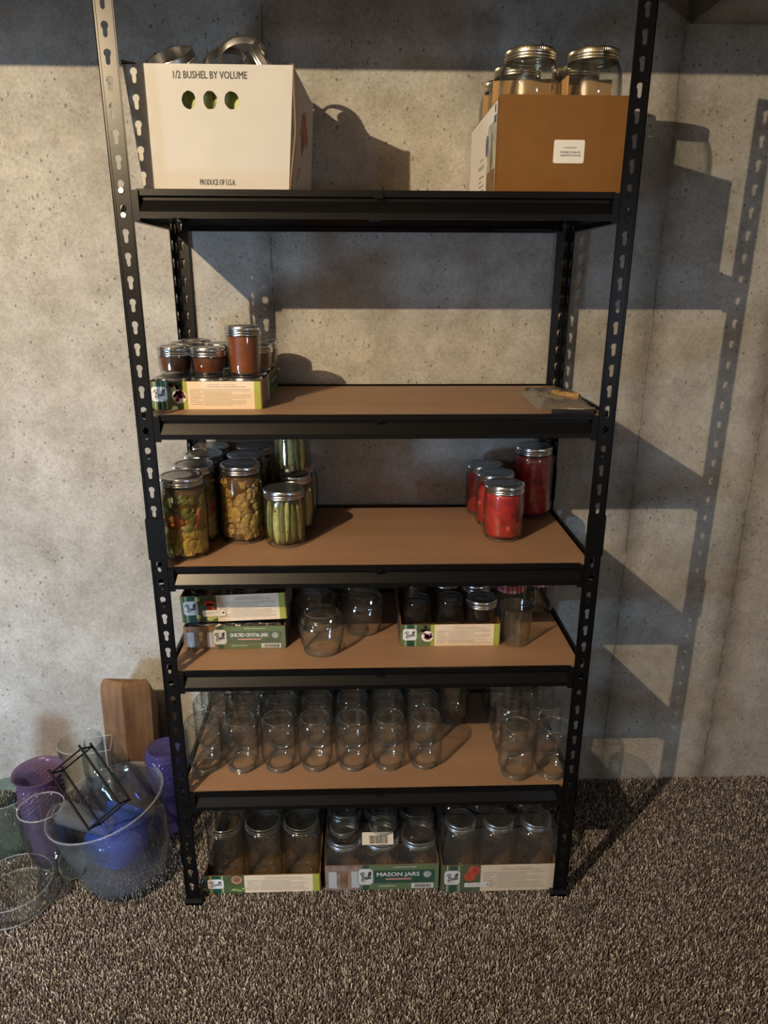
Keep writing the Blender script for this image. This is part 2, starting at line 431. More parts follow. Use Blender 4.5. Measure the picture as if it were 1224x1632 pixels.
def thing(name, label, cat, loc=(0, 0, 0), group=None, rot=(0, 0, 0)):
    o = bpy.data.objects.new(name, None); COL.objects.link(o)
    o.empty_display_size = 0.02
    o.location = loc; o.rotation_euler = rot
    o['label'] = label; o['category'] = cat
    if group: o['group'] = group
    return o
def tag(o, label, cat, group=None):
    o['label'] = label; o['category'] = cat
    if group: o['group'] = group
    return o
def structure(o): o['kind'] = 'structure'; return o

def copy_tree(root, loc, label, group=None, rot=None):
    c = root.copy(); COL.objects.link(c); c.location = loc; c['label'] = label
    if group: c['group'] = group
    if rot is not None: c.rotation_euler = rot
    for ch in root.children:
        d = ch.copy(); COL.objects.link(d); d.parent = c
        for g in ch.children:
            e = g.copy(); COL.objects.link(e); e.parent = d
    return c

def blob(mb, c, rad, rot=(0, 0, 0), mi=0, amp=0.25, freq=60, sub=2):
    bm = bmesh.new(); bmesh.ops.create_icosphere(bm, subdivisions=sub, radius=1)
    E = Euler(rot).to_matrix(); off = Vector((R.random()*9, R.random()*9, R.random()*9))
    vs = []
    for v in bm.verts:
        p = v.co.copy(); k = 1+amp*noise.noise(p*freq/30+off)+amp*0.5*noise.noise(p*freq/9+off)
        p = Vector((p.x*rad[0], p.y*rad[1], p.z*rad[2]))*k
        vs.append(E @ p+Vector(c))
    fs = [[v.index for v in f.verts] for f in bm.faces]
    bm.free(); mb.add(vs, fs, mi)

_tx = {}
def text_poly(s):
    if s not in _tx:
        cu = bpy.data.curves.new('t', 'FONT'); cu.body = s; cu.offset = 0.0; cu.size = 1; cu.resolution_u = 2
        o = bpy.data.objects.new('t', cu); COL.objects.link(o)
        dg = bpy.context.evaluated_depsgraph_get()
        me = bpy.data.meshes.new_from_object(o.evaluated_get(dg))
        vs = [v.co.copy() for v in me.vertices]; fs = [list(p.vertices) for p in me.polygons]
        bpy.data.objects.remove(o); bpy.data.curves.remove(cu); bpy.data.meshes.remove(me)
        _tx[s] = (vs, fs)
    return _tx[s]

class Panel:
    """printed face: P(u, v, depth) maps metres on the face to 3D. Layers lie a fraction of a millimetre apart."""
    def __init__(s, origin, ux, uy):
        s.o = Vector(origin); s.ux = Vector(ux).normalized(); s.uy = Vector(uy).normalized()
        s.n = s.ux.cross(s.uy); s.mb = {}
    def P(s, u, v, d): return s.o+s.ux*u+s.uy*v+s.n*d
    def g(s, part):
        if part not in s.mb: s.mb[part] = (MB(), [])
        return s.mb[part]
    def mi(s, part, mat):
        mb, ms = s.g(part)
        if mat not in ms: ms.append(mat)
        return mb, ms.index(mat)
    def poly(s, part, pts, mat, layer):
        mb, i = s.mi(part, mat); d = 0.0003*(layer+1)
        k = len(pts); a = [s.P(u, v, d) for u, v in pts]; b = [s.P(u, v, d-0.00025) for u, v in pts]
        mb.add(a+b, [list(range(k)), list(range(2*k-1, k-1, -1))]+[(j, k+j, k+(j+1) % k, (j+1) % k) for j in range(k)], i)
    def rect(s, part, u0, v0, u1, v1, mat, layer=0): s.poly(part, [(u0, v0), (u1, v0), (u1, v1), (u0, v1)], mat, layer)
    def rrect(s, part, u0, v0, u1, v1, r, mat, layer=0):
        pts = []
        for cx, cy_, a0 in ((u1-r, v0+r, -90), (u1-r, v1-r, 0), (u0+r, v1-r, 90), (u0+r, v0+r, 180)):
            for k in range(5):
                a = math.radians(a0+k*22.5); pts.append((cx+r*math.cos(a), cy_+r*math.sin(a)))
        s.poly(part, pts, mat, layer)
    def disc(s, part, u, v, ru, rv, mat, layer=0, n=22, wob=0):
        s.poly(part, [(u+ru*(1+wob*R.uniform(-1, 1))*math.cos(2*PI*k/n), v+rv*(1+wob*R.uniform(-1, 1))*math.sin(2*PI*k/n)) for k in range(n)], mat, layer)
    def text(s, part, t, u0, v0, u1, v1, mat, layer=2):
        vs, fs = text_poly(t)
        xs = [v.x for v in vs]; ys = [v.y for v in vs]
        x0, x1, y0, y1 = min(xs), max(xs), min(ys), max(ys)
        mb, i = s.mi(part, mat)
        mb.add([s.P(u0+(v.x-x0)/(x1-x0)*(u1-u0), v0+(v.y-y0)/(y1-y0)*(v1-v0), 0.0003*(layer+1)) for v in vs], fs, i)
    def bold(s, part, t, u0, v0, u1, v1, mat, layer=2):
        e = (v1-v0)*0.03
        for k, (a, b) in enumerate(((-e, 0), (e, 0), (0, e*.7), (0, -e*.7))): s.text(part, t, u0+a, v0+b, u1+a, v1+b, mat, layer+0.1*k)
    def stroke(s, part, pts, w, mat, layer=3):
        mb, i = s.mi(part, mat)
        P2 = [Vector((a, b)) for a, b in pts]
        # smooth
        Q = []
        for k in range(len(P2)-1):
            p0 = P2[max(k-1, 0)]; p1 = P2[k]; p2 = P2[k+1]; p3 = P2[min(k+2, len(P2)-1)]
            for t in (0, .25, .5, .75):
                Q.append(0.5*((2*p1)+(p2-p0)*t+(2*p0-5*p1+4*p2-p3)*t*t+(3*p1-p0-3*p2+p3)*t**3))
        Q.append(P2[-1]); vs = []; fs = []
        for k, q in enumerate(Q):
            t = (Q[min(k+1, len(Q)-1)]-Q[max(k-1, 0)])
            n = Vector((-t.y, t.x)); n = n.normalized() if n.length > 0 else Vector((0, 1))
            for sg in (1, -1):
                c = q+n*w*0.5*sg; vs.append(s.P(c.x, c.y, 0.0003*(layer+1)))
        for k in range(len(Q)-1): fs.append((2*k, 2*k+1, 2*k+3, 2*k+2))
        mb.add(vs, fs, i)
    def logo(s, u0, v0, u1, v1, mat=INK):
        W_, H_ = u1-u0, v1-v0
        def T(pts): return [(u0+W_*a, v0+H_*b) for a, b in pts]
        w = H_*0.042
        s.stroke('logo_lettering', T([(.22, .72), (.27, .55), (.25, .35), (.18, .28)]), w, mat)
        s.stroke('logo_lettering', T([(.12, .60), (.20, .74), (.36, .76), (.38, .64), (.28, .55), (.38, .50), (.38, .38), (.28, .32), (.20, .36)]), w, mat)
        s.stroke('logo_lettering', T([(.56, .50), (.48, .50), (.45, .40), (.52, .36), (.58, .50), (.57, .38), (.63, .40)]), w, mat)
        s.stroke('logo_lettering', T([(.63, .40), (.72, .72), (.70, .78), (.66, .60), (.68, .40), (.74, .42)]), w, mat)
        s.stroke('logo_lettering', T([(.74, .42), (.82, .74), (.80, .80), (.76, .62), (.78, .42), (.86, .46)]), w, mat)
        s.stroke('logo_lettering', T([(.22, .18), (.34, .26), (.50, .26)]), w*0.8, mat)
    def badge(s, u0, v0, u1, v1):
        r = (v1-v0)*0.2
        s.rrect('logo_badge', u0, v0, u1, v1, r, OLIVE, 2)
        e = (v1-v0)*0.03
        s.rrect('logo_badge', u0+e, v0+e, u1-e, v1-e, r*0.9, BADGE, 3)
        s.rrect('logo_badge', u0+3*e, v0+3*e, u1-3*e, v1-3*e, r*0.8, BADGE, 4)
        W_ = u1-u0
        n = s.mb.setdefault('logo_lettering', (MB(), []))
        old = s.n*0.0008; s.o += old; s.logo(u0+.04*W_, v0, u1, v1); s.o -= old
    def lines(s, part, u0, v0, u1, v1, n, mat=INKG, th=None, layer=1, seed=1):
        q = random.Random(seed); th = th or (v1-v0)/n*0.22
        for k in range(n):
            y = v1-(k+0.5)*(v1-v0)/n; x = u0; end = u1-(u1-u0)*q.choice((0, 0, 0.1, 0.4))
            while x < end-0.0005:
                l = q.uniform(.0025, .008); s.rect(part, x, y-th/2, min(x+l, end), y+th/2, mat, layer); x += l+.0009
    def build(s, parent):
        for part, (mb, ms) in s.mb.items():
            o = mb.build(part, ms, parent)
            if part == 'logo_lettering': o['label'] = 'black script logo lettering'

# ------------------------------------------------------------------ the setting
YW = 0.412
mb = MB(); mb.box(-4.5, 3.4, YW, YW+0.2, -0.02, 2.2); structure(mb.build('wall_back', CONC))
mb = MB(); mb.box(0.668, 3.39, -0.20, YW-0.001, 1.905, 2.19); structure(mb.build('trim_1', CONC))
mb = MB(); mb.box(-4.4, 0.666, -0.20, -0.10, 1.896, 2.19); structure(mb.build('trim_2', cmat('joist_wood', (0.32, 0.22, 0.13), 0.8)))
PAINT = cmat('painted_plaster', (0.55, 0.53, 0.50), 0.8)
mb = MB(); mb.box(-4.5, 4.5, -4.1, -4.0, -0.12, 2.3); structure(mb.build('wall_front', PAINT))
mb = MB(); mb.box(3.4, 3.5, -4.0, YW+0.2, -0.12, 2.3); structure(mb.build('wall_right', PAINT))
mb = MB(); mb.box(-4.5, 3.4, -4.0, YW+0.2, 2.2, 2.3); structure(mb.build('ceiling', cmat('ceiling_grey', (0.30, 0.27, 0.24), 0.9)))
mb = MB(); mb.box(-4.5, 3.4, -4.0, YW+0.2, -0.12, -0.008); structure(mb.build('floor', BACKING))

def carpet():
    import numpy as np
    rs = np.random.RandomState(3)
    pitch_ = 0.0043
    xs = np.arange(-1.45, 1.5, pitch_); ys = np.arange(-0.80, YW-0.003, pitch_)
    X, Y = np.meshgrid(xs, ys); X = X.ravel()+rs.uniform(-.0017, .0017, X.size); Y = Y.ravel()+rs.uniform(-.0017, .0017, Y.size)
    Y = np.minimum(Y, YW-0.004)
    n = X.size
    h = rs.uniform(.006, .0115, n); a = rs.uniform(0, 2*PI, n); r = rs.uniform(.0016, .0025, n)
    lx = rs.normal(0, .0020, n); ly = rs.normal(-.0006, .0020, n)
    col = np.clip(rs.beta(1.7, 2.1, n), 0, 1)
    K = 5
    V = np.zeros((n, K*2, 3)); z0 = -.008
    for k in range(K):
        t = a+2*PI*k/K
        V[:, k, 0] = X+np.cos(t)*r*0.75; V[:, k, 1] = Y+np.sin(t)*r*0.75; V[:, k, 2] = z0
        t2 = t+0.7
        V[:, K+k, 0] = X+lx+np.cos(t2)*r*0.55; V[:, K+k, 1] = Y+ly+np.sin(t2)*r*0.55
        V[:, K+k, 2] = z0+h+np.cos(t2*1.0)*r*0.25
    F = []
    base = (np.arange(n)*K*2)[:, None]
    quads = np.concatenate([base+np.array([[k, (k+1) % K, K+(k+1) % K, K+k]]) for k in range(K)], 0)
    tops = base+np.array([[K+k for k in range(K)]])
    loops = np.concatenate([quads.ravel(), tops.ravel()])
    starts = np.concatenate([np.arange(len(quads))*4, len(quads)*4+np.arange(n)*K])
    me = bpy.data.meshes.new('carpet_pile')
    me.vertices.add(n*K*2); me.vertices.foreach_set('co', V.ravel())
    me.loops.add(len(loops)); me.loops.foreach_set('vertex_index', loops.astype(np.int32))
    me.polygons.add(len(starts)); me.polygons.foreach_set('loop_start', starts.astype(np.int32))
    me.update(calc_edges=True)
    at = me.attributes.new('tuft', 'FLOAT', 'POINT'); at.data.foreach_set('value', np.repeat(col, K*2).astype(np.float32))
    o = link('carpet_pile', me, YARN)
    tag(o, 'speckled brown and grey cut pile carpet covering the basement floor', 'carpet'); o['kind'] = 'stuff'
carpet()

# ------------------------------------------------------------------ shelving unit
XO, YR, ZT = 0.447, 0.402, 1.829
PITCH = 0.0381
LEVELS = [0.312, 0.6157, 0.8494, 1.1528, 1.5364]
unit = thing('shelving_unit', 'tall black boltless steel shelving unit with five tan hardboard shelves', 'shelf', (0, 0, 0))

def keyhole():
    pts = []; r1 = 0.0059; r2_ = 0.0036; cz = 0.0
    a0 = -math.asin(r2_/r1)
    for k in range(13):
        a = -math.pi/2+math.asin(r2_/r1)+(2*math.pi-2*math.asin(r2_/r1))*k/12
        pts.append((r1*math.cos(a), r1*math.sin(a)+cz))
    zb = -0.0135
    for k in range(5):
        a = math.pi+math.pi*k/4; pts.append((r2_*math.cos(a), zb+r2_*math.sin(a)))
    return pts
KH = keyhole()
def flange(mb, P, w, zlist, zlo, zhi, hx, th):
    """P(u, z, d): u along the width, d depth; plate with keyhole slots"""
    cuts = [zlo]+[(zlist[i]+zlist[i+1])/2-0.003 for i in range(len(zlist)-1)]+[zhi]
    for i, zc in enumerate(zlist):
        z0, z1 = cuts[i], cuts[i+1]
        outer = [(0, z0), (w, z0), (w, z1), (0, z1)]
        hole = [(hx+x, zc+z) for x, z in KH]
        allp = outer+hole
        tris = tessellate_polygon([[Vector((x, z, 0)) for x, z in outer], [Vector((x, z, 0)) for x, z in hole]])
        n = len(allp)
        vs = [P(x, z, 0) for x, z in allp]+[P(x, z, th) for x, z in allp]
        fs = [tuple(t) for t in tris]+[tuple(reversed([k+n for k in t])) for t in tris]
        hn = len(hole)
        for k in range(hn):
            a = 4+k; b = 4+(k+1) % hn; fs.append((a, b, b+n, a+n))
        fs += [(1, 2, 2+n, 1+n), (3, 0, n, 3+n)]
        mb.add(vs, fs)
def post(sx, sy):
    z0 = 0.0194
    zl = [z0+k*PITCH+0.0 for k in range(0, 48) if z0+k*PITCH < ZT-0.012]
    zl = [z for z in zl if not (0.872 < z < 0.948)]
    yf = 0.0 if sy < 0 else YR
    dy = 1 if sy < 0 else -1
    mb = MB()
    groups = [[z for z in zl if z < 0.9], [z for z in zl if z > 0.9]]
    segs = [(groups[0], 0.0, 0.885), (groups[1], 0.935, ZT)]
    for g, lo, hi in segs:
        flange(mb, lambda u, z, d: (sx*(XO-u), yf+dy*d, z), 0.0325, g, lo, hi, 0.0160, 0.0015)
        flange(mb, lambda u, z, d: (sx*(XO-d), yf+dy*u, z), 0.0325, g, lo, hi, 0.0165, 0.0015)
    for lo, hi in ((0.885, 0.935),):
        a, b = sorted((sx*XO, sx*(XO-0.0325))); c, d = sorted((yf, yf+dy*0.0015)); mb.box(a, b, c, d, lo, hi)
        a, b = sorted((sx*XO, sx*(XO-0.0015))); c, d = sorted((yf, yf+dy*0.0325)); mb.box(a, b, c, d, lo, hi)
    # pressed beads along both edges of the flange
    for u in (0.0035, 0.0295):
        a, b = sorted((sx*(XO-u-0.0011), sx*(XO-u+0.0011))); c, d = sorted((yf, yf-dy*0.0011)); mb.box(a, b, c, d, 0, ZT)
    p = mb.build('post', BLACK, unit)
    # splice sleeve where the lower and upper halves meet
    mb = MB(); t = 0.0016
    a, b = sorted((sx*(XO+t), sx*(XO-0.0345))); c, d = sorted((yf-dy*0.0035, yf-dy*0.0012)); mb.box(a, b, c, d, 0.868, 0.952)
    a, b = sorted((sx*(XO+t), sx*(XO+0.0004))); c, d = sorted((yf-dy*0.0035, yf+dy*0.034)); mb.box(a, b, c, d, 0.868, 0.952)
    for zz in (0.940, 0.905):
        a, b = sorted((sx*(XO-0.010), sx*(XO-0.022))); c, d = sorted((yf-dy*0.0040, yf-dy*0.0034)); mb.box(a, b, c, d, zz, zz+0.0015)
    mb.build('splice_sleeve', BLACK, p)
    mb = MB()
    a, b = sorted((sx*(XO+0.0025), sx*(XO-0.036))); c, d = sorted((yf-dy*0.003, yf+dy*0.035)); mb.box(a, b, c, d, 0.0, 0.006)
    a, b = sorted((sx*(XO+0.0025), sx*(XO-0.036))); c, d = sorted((yf-dy*0.003, yf)); mb.box(a, b, c, d, 0.0, 0.016)
    mb.build('foot_cap', cmat('black_plastic', (0.012, 0.012, 0.012), 0.5), p)
for sx in (-1, 1):
    for sy in (-1, 1): post(sx, sy)

BP = [(0.001, 0.0), (-0.0045, 0.0), (-0.0045, -0.0105), (0.003, -0.0125), (0.003, -0.0175), (-0.008, -0.0360), (-0.008, -0.0455), (0.004, -0.0455),
      (0.004, -0.0440), (-0.0065, -0.0440), (-0.0065, -0.0365), (0.0045, -0.0180), (0.0045, -0.0115), (-0.003, -0.0095), (-0.003, -0.0015), (0.001, -0.0015)]
def extr(mb, prof, axis, a0, a1, f):
    k = len(prof)
    vs = [f(a0, p, q) for p, q in prof]+[f(a1, p, q) for p, q in prof]
    tri = tessellate_polygon([[Vector((p, q, 0)) for p, q in prof]])
    fs = [(i, (i+1) % k, k+(i+1) % k, k+i) for i in range(k)]+[tuple(t) for t in tri]+[tuple(x+k for x in reversed(t)) for t in tri]
    mb.add(vs, fs)
for z in LEVELS:
    zt = z+0.0
    xb = XO-0.0335
    mb = MB(); extr(mb, BP, 'x', -xb+0.006, xb-0.006, lambda a, p, q: (a, 0.006+p, zt+q))
    mb.box(-0.007, 0.008, -0.0028, 0.0012, zt-0.0128, zt-0.0040)
    beam = mb.build('front_beam', BLACK, unit)
    for sx in (-1, 1):
        m2 = MB(); a, b = sorted((sx*(xb+0.001), sx*(xb-0.010)))
        m2.box(a, b, -0.0022, 0.001, zt-0.050, zt-0.002)
        # rivets seated in two keyhole slots
        k = round((zt-0.012-0.0194)/PITCH); rvs = []
        for kk in (k, k-1):
            zc = 0.0194+kk*PITCH-0.0105; x0 = sx*(XO-0.016)
            n = 12
            vs = [(x0+0.0045*math.cos(2*PI*j/n), yy, zc+0.0045*math.sin(2*PI*j/n)) for yy in (0.003, -0.0022) for j in range(n)]
            rv = MB(); rvs.append(rv); rv.add(vs, [tuple(range(2*n-1, n-1, -1)), tuple(range(n))]+[(j, (j+1) % n, n+(j+1) % n, n+j) for j in range(n)])
        brk = m2.build('rivet_bracket', BLACK, unit)
        for rv in rvs: rv.build('rivet', RIVET if z > 1.5 and sx < 0 else BLACK, brk)
    mb = MB(); extr(mb, BP, 'x', -xb, xb, lambda a, p, q: (a, YR-0.006-p, zt+q)); mb.build('rear_beam', BLACK, unit)
    for sx in (-1, 1):
        mb = MB(); extr(mb, BP, 'y', 0.030, YR-0.030, lambda a, p, q: (sx*(XO-0.008-p), a, zt+q)); mb.build('side_beam', BLACK, unit)
        
    mb = MB(); mb.box(-0.432, 0.432, 0.0105, YR-0.0105, zt-0.0085, zt-0.0035); mb.build('shelf_board', BOARD, unit)
    mb = MB(); mb.box(-0.012, 0.012, 0.016, YR-0.016, zt-0.028, zt-0.009); mb.build('centre_brace', BLACK, unit)
ZB = {i: z-0.0035 for i, z in enumerate(LEVELS, 1)}     # top face of each board

# ------------------------------------------------------------------ jars
def jar_profile(H, Rb, Rm, sh=0.75, foot=0.9, thread=True, kind='straight'):
    """outside from centre of base up to the mouth, then down inside"""
    th = 0.0028
    out = [(0.0, 0.0035), (Rb*0.64, 0.0045), (Rb*0.70, 0.0040), (Rb*0.745, 0.0012), (Rb*0.78, 0.0), (Rb*0.82, 0.0004), (Rb*0.89, 0.003), (Rb*0.955, 0.008), (Rb*0.99, 0.0135), (Rb, 0.020)]
    zs = H*sh; zn = H-0.017
    if kind == 'straight':
        out += [(Rb, zs*0.5), (Rb, zs)]
        for k in range(1, 7):
            t = k/6; a = t*PI/2
            out.append((Rm+0.0005+(Rb-Rm-0.0005)*math.cos(a), zs+(zn-zs)*math.sin(a)*0.98))
    elif kind == 'taper':      # widening to the mouth
        out = [(0.0, 0.003), (Rb*0.5, 0.003), (Rb*0.80, 0.0), (Rb*0.86, 0.001), (Rb*0.90, 0.006), (Rb*0.94, H*0.35), (Rb*0.985, zn-0.004), (Rb*0.98, zn-0.001), (Rm, zn)]
    elif kind == 'bulge':
        out = [(0.0, 0.003), (Rb*0.60, 0.003), (Rb*0.66, 0.0), (Rb*0.74, 0.002), (Rb*0.90, 0.012), (Rb*0.99, 0.026), (Rb, 0.036), (Rb*0.97, 0.048), (Rb*0.92, 0.056), (Rb*0.93, 0.062), (Rb*0.90, zn-0.006), (Rm, zn)]
    t = []
    if thread:
        t = [(Rm-0.0004, zn+0.0015), (Rm+0.0015, zn+0.0028), (Rm+0.0015, zn+0.0045), (Rm-0.0010, zn+0.0062), (Rm+0.0012, zn+0.0085), (Rm+0.0012, zn+0.0100),
             (Rm-0.0006, zn+0.012)]
    t += [(Rm-0.0006, H-0.001), (Rm-0.0018, H), (Rm-th, H-0.0012)]
    inner = []
    for r, z in reversed(out[8:] if kind == 'straight' else out[4:]):
        if z < H-0.018: inner.append((max(r-th, 0.001), max(z+0.0005, 0.008)))
    inner += [(Rb*0.7, 0.0075), (0.0, 0.0085)]
    return out+t+inner
def inside_profile(H, Rb, Rm, sh, top, kind='straight'):
    g = 0.0034; zs = H*sh
    if kind == 'taper':
        return [(0, 0.009), (Rb*0.86-g, 0.009), (Rb*0.94-g, H*0.35), (Rb*0.985-g, top), (0, top)]
    pr = [(0, 0.009), (Rb*0.80, 0.009), (Rb-g, 0.016), (Rb-g, zs)]
    for k in range(1, 5):
        a = k/6*PI/2; z = zs+(H-0.017-zs)*math.sin(a)
        if z < top: pr.append((Rm+(Rb-Rm)*math.cos(a)-g, z))
    pr += [(min(pr[-1][0], Rb-g), top), (0, top)]
    return pr
def band_profile(Rm, H, h=0.0165):
    r = Rm+0.0022; z0 = H-h
    return [(r-0.0012, z0), (r+0.0006, z0), (r+0.0010, z0+0.002), (r+0.0002, z0+0.0035), (r+0.0009, z0+0.0055), (r+0.0009, z0+0.007), (r-0.0002, z0+0.0085),
            (r+0.0002, z0+0.010), (r+0.0002, H-0.0005), (r-0.0006, H+0.0009), (r-0.0052, H+0.0011), (r-0.0056, H+0.0006)]
def lid_profile(Rm, H):
    r = Rm-0.0032
    return [(r+0.001, H+0.0004), (r-0.001, H+0.0007), (r-0.003, H-0.0004), (r-0.0045, H+0.0003), (r*0.55, H+0.0005), (r*0.5, H+0.0002), (0, H+0.0002)]
def add_lid(t, Rm, H, metal=ZINC, disc=None):
    b = MB(); b.lathe(band_profile(Rm, H), 56)
    # fine knurling on the upper rim
    r = Rm+0.0024
    for k in range(72):
        a = 2*PI*k/72; c, s_ = math.cos(a), math.sin(a)
        b.add([(c*r-s_*0.0007, s_*r+c*0.0007, H-0.0055), (c*r+s_*0.0007, s_*r-c*0.0007, H-0.0055), (c*r+s_*0.0007, s_*r-c*0.0007, H-0.0012), (c*r-s_*0.0007, s_*r+c*0.0007, H-0.0012),
               (c*(r+0.0007), s_*(r+0.0007), H-0.0034)], [(0, 1, 4), (1, 2, 4), (2, 3, 4), (3, 0, 4)])
    b.build('screw_band', metal, t, smooth=True)
    d = MB(); d.lathe(lid_profile(Rm, H), 48); d.build('lid_disc', disc or ZINCD, t, smooth=True)

TYPES = {  # H, Rb, Rm, shoulder, kind
    'quart': (0.170, 0.0480, 0.0405, 0.80, 'straight'),
    'pint': (0.124, 0.0440, 0.0405, 0.80, 'straight'),
    'slimpint': (0.130, 0.0415, 0.0318, 0.70, 'straight'),
    'rquart': (0.172, 0.0460, 0.0328, 0.72, 'straight'),
    'jelly': (0.096, 0.0345, 0.0320, 0.80, 'taper'),
    'quarter': (0.055, 0.0345, 0.0322, 0.80, 'taper'),
    'half': (0.232, 0.0555, 0.0408, 0.74, 'straight'),
    'squat': (0.094, 0.0515, 0.0400, 0.60, 'bulge'),
    'widecup': (0.072, 0.0430, 0.0405, 0.70, 'straight'),
}
def jar(ty, label, loc, lid=None, fill=None, group=None, inv=False, mat=None, rot=0.0, name='canning_jar', sq=0.0, cat='jar', disc=None):
    H, Rb, Rm, sh, kind = TYPES[ty]
    t = thing(name, label, cat, loc, group, (PI, 0, rot) if inv else (0, 0, rot))
    if inv: t.location = (loc[0], loc[1], loc[2]+H)
    g = MB(); g.lathe(jar_profile(H, Rb, Rm, sh, kind=kind), 48, sq=sq)
    def line_ring(rr, zz, w):  # rings along base and threads, added to draw their refraction lines
        if sq: return
        g.tube([(rr*math.cos(a*PI/20), rr*math.sin(a*PI/20), zz) for a in range(40)], w, 6, mi=1, closed=True)
    line_ring(Rb*(0.77 if kind == 'straight' else 0.70), 0.0012, 0.0010)
    if not lid:
        line_ring(Rm+0.0010, H-0.0132, 0.0009); line_ring(Rm+0.0006, H-0.0078, 0.0008); line_ring(Rm-0.0012, H-0.0008, 0.0010)
    g.build('glass_body', [mat or G_JAR, G_LINE], t, smooth=True)
    if lid: add_lid(t, Rm, H, lid, disc)
    if fill: fill(t, H, Rb, Rm, sh, kind)
    return t

def f_plain(mat, top=0.86, bits=None, nb=0):
    def f(t, H, Rb, Rm, sh, kind):
        m = MB(); m.lathe(inside_profile(H, Rb, Rm, sh, H*top, kind), 32)
        mats = [mat]
        if bits:
            mats.append(bits)
            for _ in range(nb):
                a = R.uniform(0, 2*PI); rr = Rb*0.84; z = R.uniform(0.016, H*sh*0.9)
                s_ = R.uniform(.006, .012)
                blob(m, (math.cos(a)*rr*0.86, math.sin(a)*rr*0.86, z), (s_, s_, s_*0.8), (R.random()*3, R.random()*3, 0), R.choice((0, 1)), 0.3)
        m.build('jar_contents', mats, t, smooth=True)
    return f
def f_florets(cols, brine, layered=False):
    def f(t, H, Rb, Rm, sh, kind):
        m = MB(); m.lathe([(max(r-0.006, 0), z) for r, z in inside_profile(H, Rb, Rm, sh, H*0.87, kind)], 28)
        for k in range(300 if not layered else 240):
            a = R.uniform(0, 2*PI); z = R.uniform(0.014, H*0.80)
            rr = Rb-0.0140-(0.003 if z > H*sh else 0)
            s_ = R.uniform(.0065, .0115)
            if layered:
                q = z/H
                if q > 0.52: mi = 2; s_ *= 1.0
                elif q > 0.36: mi = 3 if R.random() < 0.6 else 2
                else: mi = 1
                if q < 0.36: s_ *= 1.35; rr -= 0.002
            else: mi = 1 if R.random() < 0.85 else 2
            blob(m, (math.cos(a)*rr, math.sin(a)*rr, z), (s_, s_, s_*R.uniform(.8, 1.2)), (R.random()*3, R.random()*3, R.random()*3), mi, 0.55, 90)
        if layered:
            for a in (-2.35, -0.75, 0.6, 2.2, -1.9):
                p = Vector((math.cos(a)*(Rb-0.013), math.sin(a)*(Rb-0.013), H*0.50))
                blob(m, p, (.0105, .0075, .024), (R.uniform(-.2, .2), R.uniform(-.2, .2), a), 3, 0.08, 10)
            # cut florets pressed flat against the front of the glass
            for a, z, s_ in ((-1.35, H*0.34, 0.020), (-1.20, H*0.15, 0.019), (-2.3, H*0.13, 0.017), (-0.5, H*0.22, 0.016)):
                c = Vector((math.cos(a)*(Rb-0.012), math.sin(a)*(Rb-0.012), z))
                blob(m, c, (s_, 0.007, s_*0.85), (0, 0.3, a+PI/2), 1, 0.35, 60)
                for q in range(9):
                    b = q/9*2*PI; tx = Vector((-math.sin(a), math.cos(a), 0))
                    blob(m, c+tx*math.cos(b)*s_*0.8+Vector((0, 0, math.sin(b)*s_*0.72)), (.0052, .0052, .0052), (0, 0, 0), 1, 0.3, 60, 1)
        lim = Rb-0.0040; zs = H*sh; q_ = []
        for x, y, z in m.v:       # pieces lie pressed against the inside of the glass
            l_ = lim if z < zs else lim-(Rb-Rm)*min(1, (z-zs)/(H*0.1))
            d_ = math.hypot(x, y); k_ = min(1, l_/d_) if d_ > 0 else 1
            q_.append((x*k_, y*k_, min(max(z, 0.009), H*0.90)))
        m.v = q_
        m.build('pickled_vegetables', [brine]+cols, t, smooth=True)
    return f
def f_spears(t, H, Rb, Rm, sh, kind):
    m = MB(); m.lathe([(max(r-0.008, 0), z) for r, z in inside_profile(H, Rb, Rm, sh, H*0.86, kind)], 28)
    n = 15
    for k in range(n):
        a = 2*PI*k/n+R.uniform(-.1, .1)
        rr = Rb-0.0115; hh = H*R.uniform(.33, .385)
        mi = 2 if k % 2 == 0 else 1
        c = Vector((math.cos(a)*rr, math.sin(a)*rr, 0.011+hh))
        blob(m, c, (R.uniform(.0065, .009), .0058, hh), (R.uniform(-.05, .05), R.uniform(-.05, .05), a+PI/2), mi, 0.10, 12, 3)
        if mi == 2:
            o = Vector((math.cos(a)*0.0032, math.sin(a)*0.0032, 0))
            for q in range(7):
                blob(m, c+o+Vector((R.uniform(-.001, .001), R.uniform(-.001, .001), (q-3)*hh*0.22)), (.0018, .0018, .004), (0, 0, 0), 1, 0.1, 10, 1)
    m.build('pickle_spears', [BRINEG, PICKG, PICKL], t, smooth=True)
F_CAULI = f_florets([CAULI2, CAULI], BRINE)
F_MIXED = f_florets([CAULI, BROC, CARROT], BRINE, True)
F_TOM = f_plain(TOMATO, 0.88, TOMATO2, 26)
F_JAM = f_plain(JAM, 0.93)
F_JAMB = f_plain(JAMB, 0.80)

